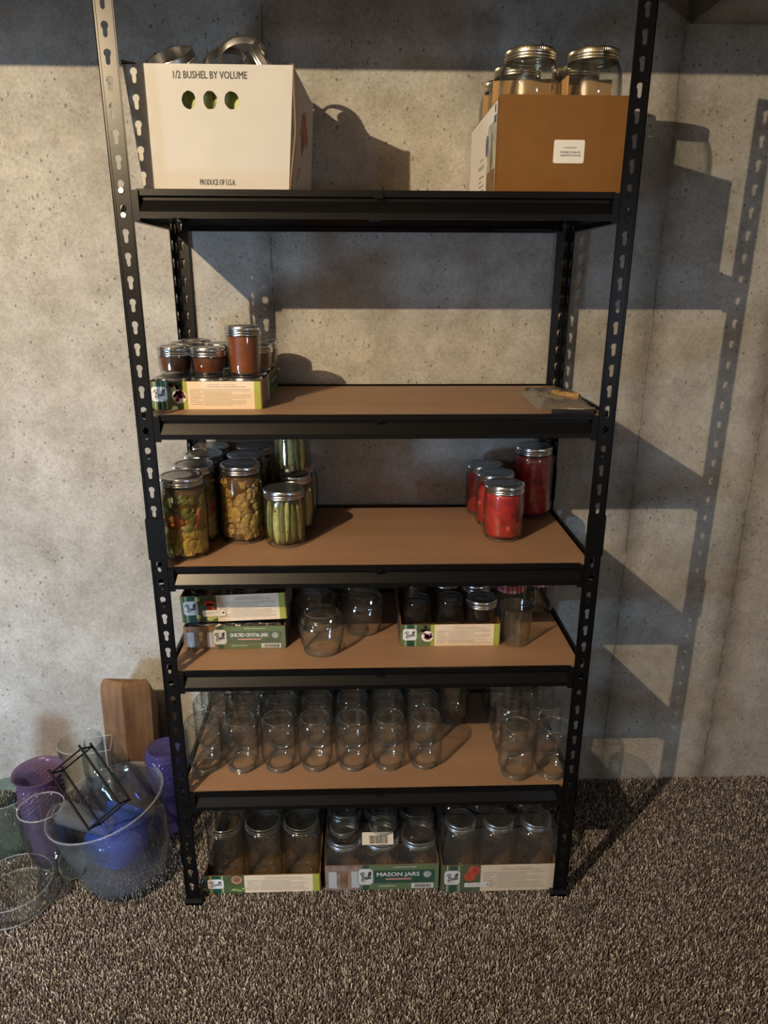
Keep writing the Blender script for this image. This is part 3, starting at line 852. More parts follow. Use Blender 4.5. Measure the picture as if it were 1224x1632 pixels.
# shelf 3: preserved food (board top ZB[3])
z = ZB[3]
G3 = 'quart jars of pickled vegetables on the third shelf up'
jar('quart', 'quart jar of pickled broccoli, carrot and cauliflower beside the left front post', (-0.396, 0.086, z), ZINC, F_MIXED, rot=0.2)
c = jar('quart', 'quart jar of mixed pickled vegetables directly behind the front left quart jar', (-0.391, 0.178, z), ZINC, F_MIXED, G3, rot=1.9)
copy_tree(c, (-0.388, 0.270, z), 'quart jar of pickled vegetables, third back in the left row of quarts', G3, (0, 0, 0.8))
copy_tree(c, (-0.386, 0.348, z), 'quart jar of pickled vegetables at the rear end of the left row', G3, (0, 0, 2.9))
c = jar('quart', 'quart jar packed with golden pickled cauliflower, front of the second row', (-0.291, 0.176, z), ZINC, F_CAULI)
copy_tree(c, (-0.291, 0.262, z), 'quart jar of pickled cauliflower behind the front cauliflower jar', G3, (0, 0, 1.2))
copy_tree(c, (-0.285, 0.348, z), 'quart jar of pickled cauliflower at the rear of the second row', G3, (0, 0, 2.2))
p8 = jar('pint', 'wide pint jar of upright pickle spears standing in front of the other pickle jars', (-0.197, 0.146, z), ZINC, f_spears)
jar('slimpint', 'pint jar of pickle spears carrying another jar on its lid', (-0.180, 0.236, z), ZINC, f_spears)
jar('slimpint', 'pint jar of pickle spears stacked on top, hidden above by the shelf beam', (-0.186, 0.236, z+0.1325), ZINC, f_spears, rot=0.6)
jar('slimpint', 'pint jar of pickle spears at the back against the wall, mostly hidden', (-0.176, 0.330, z), ZINC, f_spears, rot=1.1)
GT = 'jars of red tomatoes on the third shelf up'
r1 = jar('pint', 'pint jar of red tomatoes nearest the front edge of the shelf', (0.281, 0.172, z), ZINC, F_TOM, GT)
copy_tree(r1, (0.278, 0.265, z), 'pint jar of red tomatoes in the middle of three red pints', GT, (0, 0, 1.5))
copy_tree(r1, (0.267, 0.345, z), 'pint jar of red tomatoes at the back of three red pints', GT, (0, 0, 3.0))
jar('quart', 'tall quart jar of red tomatoes behind the three shorter red jars', (0.380, 0.335, z), ZINC, F_TOM, GT)

# ------------------------------------------------------------------ cartons and trays
def tray_body(t, w, d, h, mat=KRAFT, mo=None, th=0.002, front_h=None, side_h=None):
    m = MB(); fh = front_h or h; sh_ = side_h or h
    m.box(0, w, 0, d, 0, th)
    m.box(0, w, 0, th, th, fh); m.box(0, w, d-th, d, th, h)
    m.box(0, th, th, d-th, th, sh_); m.box(w-th, w, th, d-th, th, sh_)
    return m.build('cardboard_walls', mat, t)

def face_recipe(P, w, h, fruit='berry'):
    """recipe side of a jar tray: badge on green at left, fruit picture, cream recipe text at right"""
    L_ = 'printed_label'
    P.rect(L_, 0, 0, w*0.355, h, OLIVE, 0)
    P.rect(L_, 0, 0, w*0.30, h*0.62, LEAF if fruit == 'berry' else OLIVE, 0.3)
    P.rect(L_, w*0.045, 0, w*0.155, h, PAPER, 1); P.rect(L_, w*0.050, 0, w*0.150, h, LEAF, 1.3)
    P.rect(L_, w*0.068, 0, w*0.132, h, DGREEN, 1.6)
    P.rect(L_, w*0.30, 0, w*0.36, h, LIME if fruit == 'berry' else OLIVE, 0.6)
    P.rect(L_, w*0.34, 0, w*0.955, h, CREAM, 1)
    P.rect(L_, w*0.935, 0, w*0.992, h, LIME if fruit != 'tomato' else CREAM, 1.5)
    P.badge(w*0.018, h*0.27, w*0.165, h*0.83)
    if fruit == 'berry':
        for k in range(9): P.disc('fruit_picture', w*0.235+R.uniform(-.05, .05)*w, h*(0.80+R.uniform(-.12, .14)), h*.07, h*.07, BERRYD, 2, 8)
        P.disc('fruit_picture', w*0.268, h*0.46, h*.25, h*.25, PAPER, 3)
        for k in range(26):
            a = R.uniform(0, 2*PI); q = R.uniform(0, .19)*h
            P.disc('fruit_picture', w*0.268+q*math.cos(a), h*0.47+q*math.sin(a), h*.055, h*.055, BERRY, 4, 8)
    elif fruit == 'pepper':
        P.disc('fruit_picture', w*0.27, h*0.72, h*.20, h*.10, REDP, 3); P.rect('fruit_picture', w*0.245, h*0.42, w*0.315, h*0.70, REDP, 3)
        P.disc('fruit_picture', w*0.27, h*0.12, h*.12, h*.08, PEARG, 3); P.disc('fruit_picture', w*0.31, h*0.2, h*.10, h*.09, PEARG, 3.4)
    elif fruit == 'tomato':
        P.disc('fruit_picture', w*0.28, h*0.80, h*.19, h*.18, REDP, 3); P.disc('fruit_picture', w*0.245, h*0.57, h*.18, h*.16, REDP, 3.5)
        for u, v in ((.285, .82), (.24, .60)):
            for k in range(5): P.disc('fruit_picture', w*u+math.cos(k*1.26)*h*.05, h*v+math.sin(k*1.26)*h*.04, h*.03, h*.012, BERRYD, 4.2, 6)
    else:
        P.disc('fruit_picture', w*0.275, h*0.76, h*.24, h*.22, PINKP, 3); P.disc('fruit_picture', w*0.275, h*0.78, h*.18, h*.15, BROWNP, 3.5)
        for k in range(6): P.disc('fruit_picture', w*(0.23+k*0.022), h*(0.15+0.06*(k % 3)), h*.13, h*.05, PEARG if k % 2 else LEAF, 3+k*.2)
    tx = 'fine_print'
    P.text(tx, 'YELLOW PLUM JAM' if fruit == 'berry' else 'GARDEN SALSA', w*0.52, h*0.86, w*0.64, h*0.90, INKG, 2)
    P.text(tx, 'PRESERVING METHOD', w*0.66, h*0.86, w*0.78, h*0.90, PINKP, 2)
    P.lines(tx, w*0.52, h*0.77, w*0.90, h*0.85, 1, INKG, layer=2, seed=5)
    P.lines(tx, w*0.365, h*0.14, w*0.47, h*0.74, 8, INKG, layer=2, seed=2)
    P.lines(tx, w*0.49, h*0.12, w*0.90, h*0.74, 12, INKG, layer=2, seed=3)
    P.rect(tx, w*0.478, h*0.12, w*0.480, h*0.74, INKG, 2)

def face_title(P, w, h, title, berry=True):
    L_ = 'printed_label'
    P.rect(L_, 0, 0, w*0.34, h, TAUPE if not berry else BROWNP, 0)
    for k in range(3): P.rect(L_, w*(0.03+0.1*k), h*0.1, w*(0.10+0.1*k), h*0.75, SILVERP if k != 1 else BROWNP, 0.6)
    P.rect(L_, w*0.32, 0, w, h, LEAF, 1)
    P.rect(L_, w*0.33, h*0.0, w*0.385, h, DGREEN, 1.5)
    P.rect(L_, w*0.43, h*0.26, w*0.965, h*0.78, DGREEN if not berry else OLIVE, 1.6)
    P.badge(w*0.285, h*0.20, w*0.425, h*0.88)
    P.bold('title_lettering', title, w*0.455, h*0.50, w*0.83, h*0.70, PAPER, 3)
    P.rect('fine_print', w*0.53, h*0.40, w*0.76, h*0.46, PINKP, 3)
    P.lines('fine_print', w*0.60, h*0.86, w*0.94, h*0.95, 1, PAPER, layer=3, seed=9)
    P.lines('fine_print', w*0.47, h*0.10, w*0.72, h*0.20, 1, PAPER, layer=3, seed=11)
    P.disc('printed_label', w*0.90, h*0.60, h*.13, h*.13, SAGE, 3)
    P.rect('barcode', w*0.76, h*0.04, w*0.955, h*0.24, PAPER, 3)
    x = w*0.785
    q = random.Random(4)
    while x < w*0.935:
        b = q.choice((.0006, .0012)); P.rect('barcode', x, h*0.07, x+b, h*0.21, INK, 4); x += b+q.choice((.0006, .0011))

def side_print(P, d, h):
    L_ = 'side_print'
    P.rect(L_, 0, 0, d, h, LEAF, 0)
    P.rect(L_, 0, 0, d*0.30, h, TAUPE, 0.6); P.rect(L_, d*0.32, 0, d*0.42, h, SILVERP, 1)
    P.rect(L_, d*0.5, h*0.3, d*0.95, h*0.78, DGREEN, 1)
    P.text(L_, 'MASON JARS', d*0.53, h*0.45, d*0.92, h*0.65, PAPER, 2)

def sticker(P, u0, v0, u1, v1):
    P.rrect('price_sticker', u0, v0, u1, v1, (v1-v0)*.2, PAPER, 8)
    P.lines('price_sticker', u0+(u1-u0)*.1, v0+(v1-v0)*.35, u1-(u1-u0)*.25, v0+(v1-v0)*.8, 2, INKG, layer=9, seed=8)
    P.disc('price_sticker', u1-(u1-u0)*.09, v0+(v1-v0)*.55, (v1-v0)*.16, (v1-v0)*.16, INK, 9, 8)

def wrap(t, w, d, h0, h1, seed=1, amp=0.0025, dip=0.0):
    """clear film stretched over a carton and its jars"""
    nx, ny, nz = 34, 20, 14
    m = MB(); e = 0.0022
    def W_(x, y, z, n):
        a = amp*noise.noise(Vector((x*45+seed, y*45, z*45)))+amp*0.8*noise.noise(Vector((x*120+seed, y*120, z*120)))
        return (x+n[0]*(e+abs(a)*1.0), y+n[1]*(e+abs(a)), z+n[2]*(e+a))
    def grid(f, a, b):
        o = len(m.v)
        for i in range(a+1):
            for j in range(b+1): m.v.append(f(i/a, j/b))
        for i in range(a):
            for j in range(b): m.f.append([o+i*(b+1)+j, o+(i+1)*(b+1)+j, o+(i+1)*(b+1)+j+1, o+i*(b+1)+j+1]); m.m.append(0)
    k = 0.010
    def ins(v): return k*max(0, (v-0.55)/0.45)**2
    hh = h1
    grid(lambda u, v: W_(u*w+(0.5-u)*2*ins(v), ins(v), v*hh, (0, -1, 0)), nx, nz)
    grid(lambda u, v: W_(w-ins(v), ins(v)+u*(d-2*ins(v)), v*hh, (1, 0, 0)), ny, nz)
    grid(lambda u, v: W_(ins(v), ins(v)+u*(d-2*ins(v)), v*hh, (-1, 0, 0)), ny, nz)
    grid(lambda u, v: W_(k+u*(w-2*k), k+v*(d-2*k), hh, (0, 0, 1)), nx, ny)
    o = m.build('shrink_wrap', G_WRAP, t)
    o.data.polygons.foreach_set('use_smooth', [True]*len(o.data.polygons))
    return o

# --- shelf 4 (second from top): tray of jam jars
z4 = ZB[4]
t = thing('jar_tray', 'low green and cream printed cardboard tray full of jam jars at the left', 'tray', (-0.442, 0.084, z4))
w, d, h = 0.217, 0.289, 0.054
tray_body(t, w, d, h)
P = Panel((0, 0, 0), (1, 0, 0), (0, 0, 1)); face_recipe(P, w, h); P.build(t)
P = Panel((w, 0, 0), (0, 1, 0), (0, 0, 1)); side_print(P, d, h); P.build(t)
GJ = 'quarter pint jam jars standing inside the low tray'
proto = None
colw = ['left', 'middle', 'right']; roww = ['front', 'second', 'third', 'back']
for r_ in range(4):
    for c_ in range(3):
        loc = (-0.442+0.0365+c_*0.0720, 0.084+0.0375+r_*0.0712, z4+0.0026)
        lb = 'lidded quarter pint jam jar in the tray, %s row, %s column' % (roww[r_], colw[c_])
        if proto is None: proto = jar('quarter', lb, loc, ZINC, F_JAMB, GJ)
        else: copy_tree(proto, loc, lb, GJ)
zz = z4+0.0026+0.0565
GK = 'small jam jars stacked on the lids of the tray jars'
up = [(-0.402, 0.150, 'squat brown jam jar stacked at the left front on the tray jars'),
      (-0.334, 0.134, 'squat amber jam jar stacked between the left one and the tall one'),
      (-0.398, 0.228, 'squat jam jar stacked second from the front on the left side'),
      (-0.396, 0.305, 'squat jam jar stacked at the back left corner of the tray'),
      (-0.322, 0.218, 'squat jam jar stacked behind the middle amber jar'),
      (-0.250, 0.210, 'squat jam jar stacked just behind the tall amber jar'),
      (-0.246, 0.290, 'squat jam jar stacked at the back right corner of the tray')]
for k, (x, y, lb) in enumerate(up): copy_tree(proto, (x, y, zz), lb, GK, (0, 0, k*0.7))
jar('jelly', 'tall amber jelly jar standing highest on the tray of jam jars', (-0.261, 0.125, zz), ZINC, F_JAM)

# --- bag of hardware and black wrench-like tools at the right of shelf 4
t = thing('hardware_bag', 'clear plastic bag holding brass screws and tan fittings at the right shelf end', 'bag', (0.0, 0.0, z4))
def film(name, x0, x1, y0, y1, zf, seed, mat, par):
    m = MB(); nx, ny = 30, 30
    for s_ in (0, 1):
        o = len(m.v)
        for i in range(nx+1):
            for j in range(ny+1):
                u, v = i/nx, j/ny; ed = min(u, 1-u, v, 1-v)
                k = min(1, ed*6)
                zz_ = 0.0015+(0.006*k*s_)+k*zf(u, v)+0.009*k*noise.noise(Vector((u*7+seed, v*7, s_)))
                m.v.append((x0+(x1-x0)*u+0.010*(v-.5), y0+(y1-y0)*v, max(0.0008, zz_)))
        for i in range(nx):
            for j in range(ny): m.f.append([o+i*(ny+1)+j, o+(i+1)*(ny+1)+j, o+(i+1)*(ny+1)+j+1, o+i*(ny+1)+j+1]); m.m.append(0)
    ob = m.build(name, mat, par); ob.data.polygons.foreach_set('use_smooth', [True]*len(ob.data.polygons)); return ob
film('plastic_film', 0.318, 0.432, 0.050, 0.270, lambda u, v: 0.010, 3, G_BAG, t)
brass = cmat('brass_screw', (0.75, 0.62, 0.32), 0.25, metal=1.0)
for k in range(3):
    m = MB(); x = 0.352+k*0.0095; y = 0.165-k*0.006
    m.tube([(x, y+0.020, 0.011), (x+0.010, y-0.028, 0.010)], 0.0026, 10); m.tube([(x-0.0005, y+0.022, 0.011), (x, y+0.0195, 0.011)], 0.0045, 10)
    m.build('screw', brass, t)
tan = cmat('tan_plastic', (0.55, 0.32, 0.09), 0.5, var=0.2, vscale=60)
for k, (x, y, r_) in enumerate(((0.385, 0.185, 0.3), (0.396, 0.165, 1.4), (0.408, 0.150, 0.8))):
    m = MB(); m.lathe([(0.0035, -0.014), (0.0075, -0.014), (0.0080, 0.0), (0.0062, 0.014), (0.0035, 0.014)], 14)
    o = m.build('wall_plug', tan, t, smooth=True); o.location = (x, y, 0.013); o.rotation_euler = (PI/2, 0, r_)
m = MB()
pts = [(0.330, 0.030), (0.334, 0.043), (0.352, 0.046), (0.372, 0.040), (0.395, 0.040), (0.412, 0.046), (0.418, 0.036), (0.410, 0.028), (0.392, 0.030), (0.372, 0.029), (0.350, 0.027)]
k = len(pts); vs = [(x, y, 0.0005) for x, y in pts]+[(x, y, 0.0075) for x, y in pts]
m.add(vs, [tuple(range(k-1, -1, -1)), tuple(range(k, 2*k))]+[(j, (j+1) % k, k+(j+1) % k, k+j) for j in range(k)])
o = m.build('assembly_bracket', cmat('black_plastic', (0.012, 0.012, 0.012), 0.5)); o.location = (0, -0.012, z4)
tag(o, 'black bracket lying at the front edge beneath the clear hardware bag', 'bracket', 'black brackets at the right shelf end')
c = o.copy(); COL.objects.link(c); c.location = (0.010, 0.262, z4)
c['label'] = 'black bracket lying behind the clear hardware bag near the rear post'
m = MB(); m.tube([(0.345, 0.044, 0.004), (0.37, 0.052, 0.005), (0.40, 0.046, 0.004), (0.425, 0.060, 0.004)], 0.002, 8)
o = m.build('cable_tie', cmat('grey_plastic', (0.35, 0.32, 0.30), 0.4)); o.location = (0, 0, z4)
tag(o, 'thin pale strip lying along the front of the hardware bag', 'strip')

# --- shelf 5 (top): white half-bushel box with a heap of bands
z5 = ZB[5]
y0, y1 = 0.055, 0.355
bl, br = -0.407, -0.156; tl, tr = -0.425, -0.1415
rbl, rbr = -0.405, -0.137; rtl, rtr = -0.422, -0.126
hb = 0.2005
t = thing('produce_box', 'white half bushel cardboard produce box with flared sides and three finger holes', 'box', (0, 0, z5))
def lerp(a, b, k): return tuple(a[i]+(b[i]-a[i])*k for i in range(3))
# front wall with three hand holes
def holed_front():
    m = MB(); th = 0.005
    B = [(bl, y0, 0), (br, y0, 0), (tr, y0, hb), (tl, y0, hb)]
    outer = [Vector((p[0], p[2], 0)) for p in B]
    polys = [outer]
    for cx in (-0.3190, -0.2830, -0.2470):
        q = random.Random(int(cx*-10000)); pts = []
        for k in range(16):
            a = -2*PI*k/16; pts.append(Vector((cx+math.cos(a)*0.0120*(1+q.uniform(-.05, .05)), 0.1470+math.sin(a)*0.0140*(1+q.uniform(-.05, .05)), 0)))
        polys.append(pts)
    allp = [p for pl in polys for p in pl]; n = len(allp)
    tri = tessellate_polygon(polys)
    vs = [(p.x, y0, p.y) for p in allp]+[(p.x, y0+th, p.y) for p in allp]
    fs = [tuple(x) for x in tri]+[tuple(x+n for x in reversed(x_)) for x_ in tri]
    m.add(vs, fs, 0)
    s_ = 0
    for pl in polys:
        k = len(pl)
        m.add([vs[s_+j] for j in range(k)]+[vs[n+s_+j] for j in range(k)], [(j, (j+1) % k, k+(j+1) % k, k+j) for j in range(k)], 1)
        s_ += k
    return m
holed_front().build('front_wall', [WHITEC, FLUTE], t)
def slab(a, b, c, d, th, nrm):   # quad a,b,c,d with thickness inward
    n = Vector(nrm)*th; return [a, b, c, d], [tuple(Vector(p)+n) for p in (a, b, c, d)]
m = MB(); g = 0.0055
a, b = slab((br, y0+g, 0), (rbr, y1, 0), (rtr, y1, hb), (tr, y0+g, hb), 0.004, (-1, 0, 0)); m.hexa(a, b)
m.build('side_wall', WHITEC, t)
m = MB(); a, b = slab((bl, y0+g, 0), (tl, y0+g, hb), (rtl, y1, hb), (rbl, y1, 0), 0.004, (1, 0, 0)); m.hexa(a, b); m.build('side_wall', WHITEC, t)
m = MB(); a, b = slab((rbl, y1, 0), (rtl, y1, hb), (rtr, y1, hb), (rbr, y1, 0), 0.004, (0, 1, 0)); m.hexa(a, b); m.build('back_wall', WHITEC, t)
m = MB(); m.box(bl+0.005, br-0.005, y0+0.006, y1-0.006, 0.001, 0.004); m.build('box_floor', KRAFT, t)
m = MB(); m.tube([(tr-0.004, y0+0.003, hb+0.0015), (tr, y0+0.003, hb+0.002), (tr+0.001, y0+0.003, hb*0.5), (br+0.001, y0+0.003, 0.002)], 0.0024, 6); m.build('corner_fold', FLUTE, t)
# dark folded left edge rising above the rim
m = MB(); m.hexa([(tl-0.001, y0, hb-0.002), (tl+0.022, y0, hb-0.001), (tl+0.022, y0+0.004, hb-0.001), (tl-0.001, y0+0.004, hb-0.002)],
                 [(tl-0.001, y0, hb+0.005), (tl+0.022, y0, hb+0.001), (tl+0.022, y0+0.004, hb+0.001), (tl-0.001, y0+0.004, hb+0.005)]); m.build('folded_edge', FLUTE, t)
P = Panel((0, y0, 0), (1, 0, 0), (0, 0, 1))
P.bold('volume_lettering', '1/2 BUSHEL BY VOLUME', -0.342, 0.1790, -0.2190, 0.1900, INK, 0)
P.bold('origin_lettering', 'PRODUCE OF U.S.A.', -0.3095, 0.0155, -0.2480, 0.0245, INK, 0)
P.build(t)
dv = Vector((rtr-tr, y1-y0-g, 0)).normalized(); upd = Vector((tr-br, 0, hb)).normalized()
P = Panel((br, y0+g, 0), dv, upd)
P.disc('side_picture', 0.155, 0.040, 0.035, 0.032, REDW, 0, 18, 0.12); P.disc('side_picture', 0.150, 0.115, 0.025, 0.040, REDW, 0, 14, 0.25)
P.text('side_picture', 'APPLES', 0.085, 0.030, 0.250, 0.060, REDW, 1)
P.poly('side_picture', [(0.11, 0.12), (0.17, 0.165), (0.23, 0.12), (0.20, 0.10), (0.17, 0.125), (0.14, 0.10)], REDW, 1)
P.build(t)
m = MB(); m.box(-0.375, -0.190, 0.078, 0.080, 0.005, 0.172, 0); m.box(-0.282, -0.280, 0.0765, 0.0775, 0.03, 0.17, 1)
o = m.build('paper_packet', [PEARG, OLIVE]); o.location = (0, 0, z5)
tag(o, 'pale green packet seen through the three holes of the white produce box', 'packet')
BPF = [(0.0412, 0), (0.0425, 0), (0.0430, 0.002), (0.0424, 0.0035), (0.0432, 0.0055), (0.0432, 0.007), (0.0421, 0.0085), (0.0424, 0.0155), (0.0415, 0.017), (0.0372, 0.0172), (0.0372, 0.0165), (0.0405, 0.0160), (0.0410, 0.010)]
bands = [(-0.352, 0.060, 0.208, (0.42, -0.42, 0.3), 'steel jar band tilted up at the left end of the white box'),
         (-0.330, 0.085, 0.196, (0.25, -0.30, 0.9), 'steel jar band nested under the left tilted band'),
         (-0.372, 0.115, 0.200, (0.55, 0.30, 0), 'dark steel jar band behind the left tilted band'),
         (-0.262, 0.066, 0.192, (0.34, 0.05, 0), 'bright steel band rising just above the middle rim of the box'),
         (-0.268, 0.125, 0.216, (0.95, 0.15, -0.2), 'dark band standing tilted near the middle of the heap'),
         (-0.232, 0.075, 0.218, (0.95, -0.45, 0.35), 'bright band arching highest over the heap'),
         (-0.200, 0.085, 0.208, (0.25, 1.00, 0.15), 'ribbed steel band sloping down at the right end of the heap'),
         (-0.215, 0.140, 0.204, (0.6, 0.4, 0.5), 'steel band tucked behind the highest arching band'),
         (-0.240, 0.200, 0.190, (0.3, 0.2, 0.5), 'steel band lying flat toward the back of the heap'),
         (-0.300, 0.210, 0.188, (0.25, -0.2, 0.5), 'steel band lying at the back left of the heap')]
BANDM = cmat('loose_band_steel', (0.72, 0.72, 0.73), 0.33, metal=1.0)
pm = None
for x, y, z_, rt, lb in bands:
    if pm is None:
        m = MB(); m.lathe(BPF, 56, close=True); o = m.build('jar_band', BANDM, smooth=True); pm = o
    else:
        o = pm.copy(); COL.objects.link(o)
    o.location = (x, y+0.045, z5+z_+0.001); o.rotation_euler = rt
    tag(o, lb, 'jar band', 'loose steel jar bands heaped in the white box')
# rings below that carry the heap
for k, (x, y) in enumerate(((-0.355, 0.128), (-0.265, 0.128), (-0.20, 0.205), (-0.295, 0.215), (-0.355, 0.300), (-0.215, 0.300))):
    for q in range(2):
        o = pm.copy(); COL.objects.link(o); o.location = (x, y, z5+0.142+q*0.0175); o.rotation_euler = (0.05*(k-3)*0.3, 0, k)
        tag(o, 'steel jar band inside the box, %s layer, %s' % (('lower', 'upper')[q], ('front left', 'front right', 'middle right', 'middle left', 'rear left', 'rear right')[k]), 'jar band', 'loose steel jar bands heaped in the white box')

# --- brown box of half-gallon jars
bx0, bx1, by0, by1, bh = 0.2105, 0.4385, 0.050, 0.387, 0.160
t = thing('shipping_box', 'open brown cardboard box of half gallon jars with white sticker', 'box', (0, 0, z5))
m = MB(); th = 0.003
m.box(bx0, bx1, by0, by0+th, 0, bh); m.build('front_wall', KRAFT, t)
m = MB(); m.box(bx0, bx1, by1-th, by1, 0, bh); m.build('back_wall', KRAFT, t)
m = MB(); m.box(bx0, bx0+th, by0+th, by1-th, 0, bh); m.build('side_wall', KRAFT, t)
m = MB(); m.box(bx1-th, bx1, by0+th, by1-th, 0, bh); m.build('side_wall', KRAFT, t)
m = MB(); m.box(bx0+th, bx1-th, by0+th, by1-th, 0.0005, 0.003); m.build('box_floor', KRAFT, t)
P = Panel((0, by0, 0), (1, 0, 0), (0, 0, 1))
P.rrect('white_sticker', 0.3070, 0.0540, 0.3610, 0.0910, 0.003, PAPER, 0)
P.text('sticker_lettering', '00-PM40510SRP', 0.3250, 0.0775, 0.3465, 0.0800, INKG, 2)
P.text('sticker_lettering', 'MS WIDE 1/2 GAL 6PK', 0.3190, 0.0700, 0.3545, 0.0730, INK, 2)
P.text('sticker_lettering', 'CLEAR WITH GOLD LID', 0.3185, 0.0650, 0.3550, 0.0680, INK, 2)
P.build(t)
P = Panel((bx0, by1, 0), (0, -1, 0), (0, 0, 1)); D = by1-by0
P.rect('printed_label', 0.002, 0, D-0.03, bh-0.002, PAPER, 0)
P.rect('printed_label', D-0.115, 0.022, D-0.030, bh-0.03, SAGE, 1); P.rect('printed_label', D-0.115, 0.0, D-0.030, 0.05, BROWNP, 1.6)
P.disc('printed_label', D-0.070, 0.070, 0.012, 0.040, BROWNP, 2, 16); P.disc('printed_label', D-0.070, 0.102, 0.010, 0.012, INKG, 2.4, 12)
P.disc('printed_label', D-0.122, 0.098, 0.014, 0.019, BLUEP, 2, 18)
P.rect('printed_label', D-0.055, bh-0.035, D-0.032, bh-0.023, BLUEP, 2); P.rect('printed_label', D-0.050, bh-0.018, D-0.040, bh-0.006, BLUEP, 2)
P.text('fine_print', 'mason jars', D-0.215, 0.062, D-0.150, 0.074, INKG, 2)
P.text('fine_print', '6 pack', D-0.200, 0.078, D-0.165, 0.086, INKG, 2)
P.lines('fine_print', D-0.205, 0.022, D-0.150, 0.055, 4, INKG, layer=2, seed=6)
P.build(t)
m = MB()
mid = (bx0+bx1)/2
m.box(mid-0.0015, mid+0.0015, by0+th+0.001, by1-th-0.001, 0.003, bh+0.030)
m.build('divider', KRAFT2, t)
for k, yy in enumerate((by0+0.1135, by0+0.2235)):
    for s_ in (0, 1):
        m = MB(); x_a = bx0+th+0.001 if s_ == 0 else mid+0.0025; x_b = mid-0.0025 if s_ == 0 else bx1-th-0.001
        a = [(x_a, yy-0.001, 0.003), (x_b, yy-0.001, 0.003), (x_b, yy+0.001, 0.003), (x_a, yy+0.001, 0.003)]
        q = 0.012
        m.hexa(a, [(x_a, yy-0.001, bh+0.045), (x_b, yy-0.001, bh+0.050), (x_b, yy+0.001, bh+0.050), (x_a, yy+0.001, bh+0.045)])
        m.build('divider', KRAFT2, t)
proto = None; GH = 'half gallon jars in the brown shipping box'
TYPES['half'] = (0.234, 0.0530, 0.0415, 0.74, 'straight')
for r_ in range(3):
    for c_ in range(2):
        loc = ((0.2690, 0.3805)[c_], by0+0.058+r_*0.110, z5+0.0032)
        lb = 'half gallon jar with pale gold lid, %s row, %s side of the brown box' % (('front', 'middle', 'back')[r_], ('left', 'right')[c_])
        if proto is None: proto = jar('half', lb, loc, GOLDB, None, GH, mat=G_BIG, disc=GOLDB)
        else: copy_tree(proto, loc, lb, GH)

# --- shelf 2 (second from bottom)
z2 = ZB[2]
def carton(name, label, x, y, z, w, d, h, face, side=True, rotz=0.0, tilt=0.0, mat=KRAFT, body=True):
    t = thing(name, label, 'carton', (x, y, z), None, (0, tilt, rotz))
    tray_body(t, w, d, h, mat)
    P = Panel((0, 0, 0), (1, 0, 0), (0, 0, 1)); face(P, w, h); P.build(t)
    if side:
        P = Panel((w, 0, 0), (0, 1, 0), (0, 0, 1)); side_print(P, d, h); P.build(t)
    return t
w, h, d = 0.222, 0.055, 0.270
t = carton('jar_carton', 'shrink wrapped carton of small quilted crystal jars beneath another tray', -0.424, 0.103, z2, w, d, h, lambda P, w, h: face_title(P, w, h, 'QUILTED CRYSTAL JARS'), mat=FLUTE)
wrap(t, w, d, 0, 0.060, 3, 0.0035)
proto = None; GQ = 'small jars inside the quilted crystal jar carton'
for r_ in range(3):
    for c_ in range(3):
        loc = (-0.424+0.038+c_*0.0725, 0.103+0.040+r_*0.085, z2+0.0025)
        lb = 'quarter pint jar in the wrapped carton under the tilted tray, %s row, %s column' % (roww[r_], colw[c_])
        if proto is None: proto = jar('quarter', lb, loc, None, None, GQ)
        else: copy_tree(proto, loc, lb, GQ)
TYPES['quarter2'] = (0.055, 0.0345, 0.0322, 0.80, 'taper')
w2, h2, d2 = 0.226, 0.062, 0.262
t = carton('jar_tray', 'green and cream printed tray lying tilted on the quilted jar carton', -0.422, 0.100, z2+0.0665, w2, d2, h2, lambda P, w, h: (face_recipe(P, w, h, 'pepper'), sticker(P, w*0.20, h*0.22, w*0.42, h*0.46)), tilt=-0.035)
ft = t
for k, (x, y) in enumerate(((-0.375, 0.145), (-0.290, 0.150), (-0.375, 0.240), (-0.285, 0.240))):
    tz = z2+0.0665+0.0042+(x+0.422)*0.035+0.035*0.042
    jj = jar('quarter', 'open quarter pint jar in the tilted tray, %s' % ('front left', 'front right', 'rear left', 'rear right')[k], (x, y, tz), None, None, 'jars in the tilted tray')
    jj.rotation_euler = (0, -0.035, 0)

gs = jar('squat', 'large clear bulging jar upside down nearest the front of its shelf', (-0.121, 0.096, z2), None, None, 'bulging jars upside down', inv=True, mat=G_BIG)
def icopy(src, x, y, z, lb, gp, H, rz=0.0): return copy_tree(src, (x, y, z+H), lb, gp, (PI, 0, rz))
icopy(gs, -0.140, 0.206, z2, 'bulging jar upside down behind the front one', 'bulging jars upside down', 0.094)
icopy(gs, -0.030, 0.190, z2, 'bulging jar upside down right of the front one', 'bulging jars upside down', 0.094)
icopy(gs, -0.045, 0.310, z2, 'bulging jar upside down at the back near the wall', 'bulging jars upside down', 0.094)
icopy(gs, -0.155, 0.315, z2, 'bulging jar upside down at the back beside the cartons', 'bulging jars upside down', 0.094)

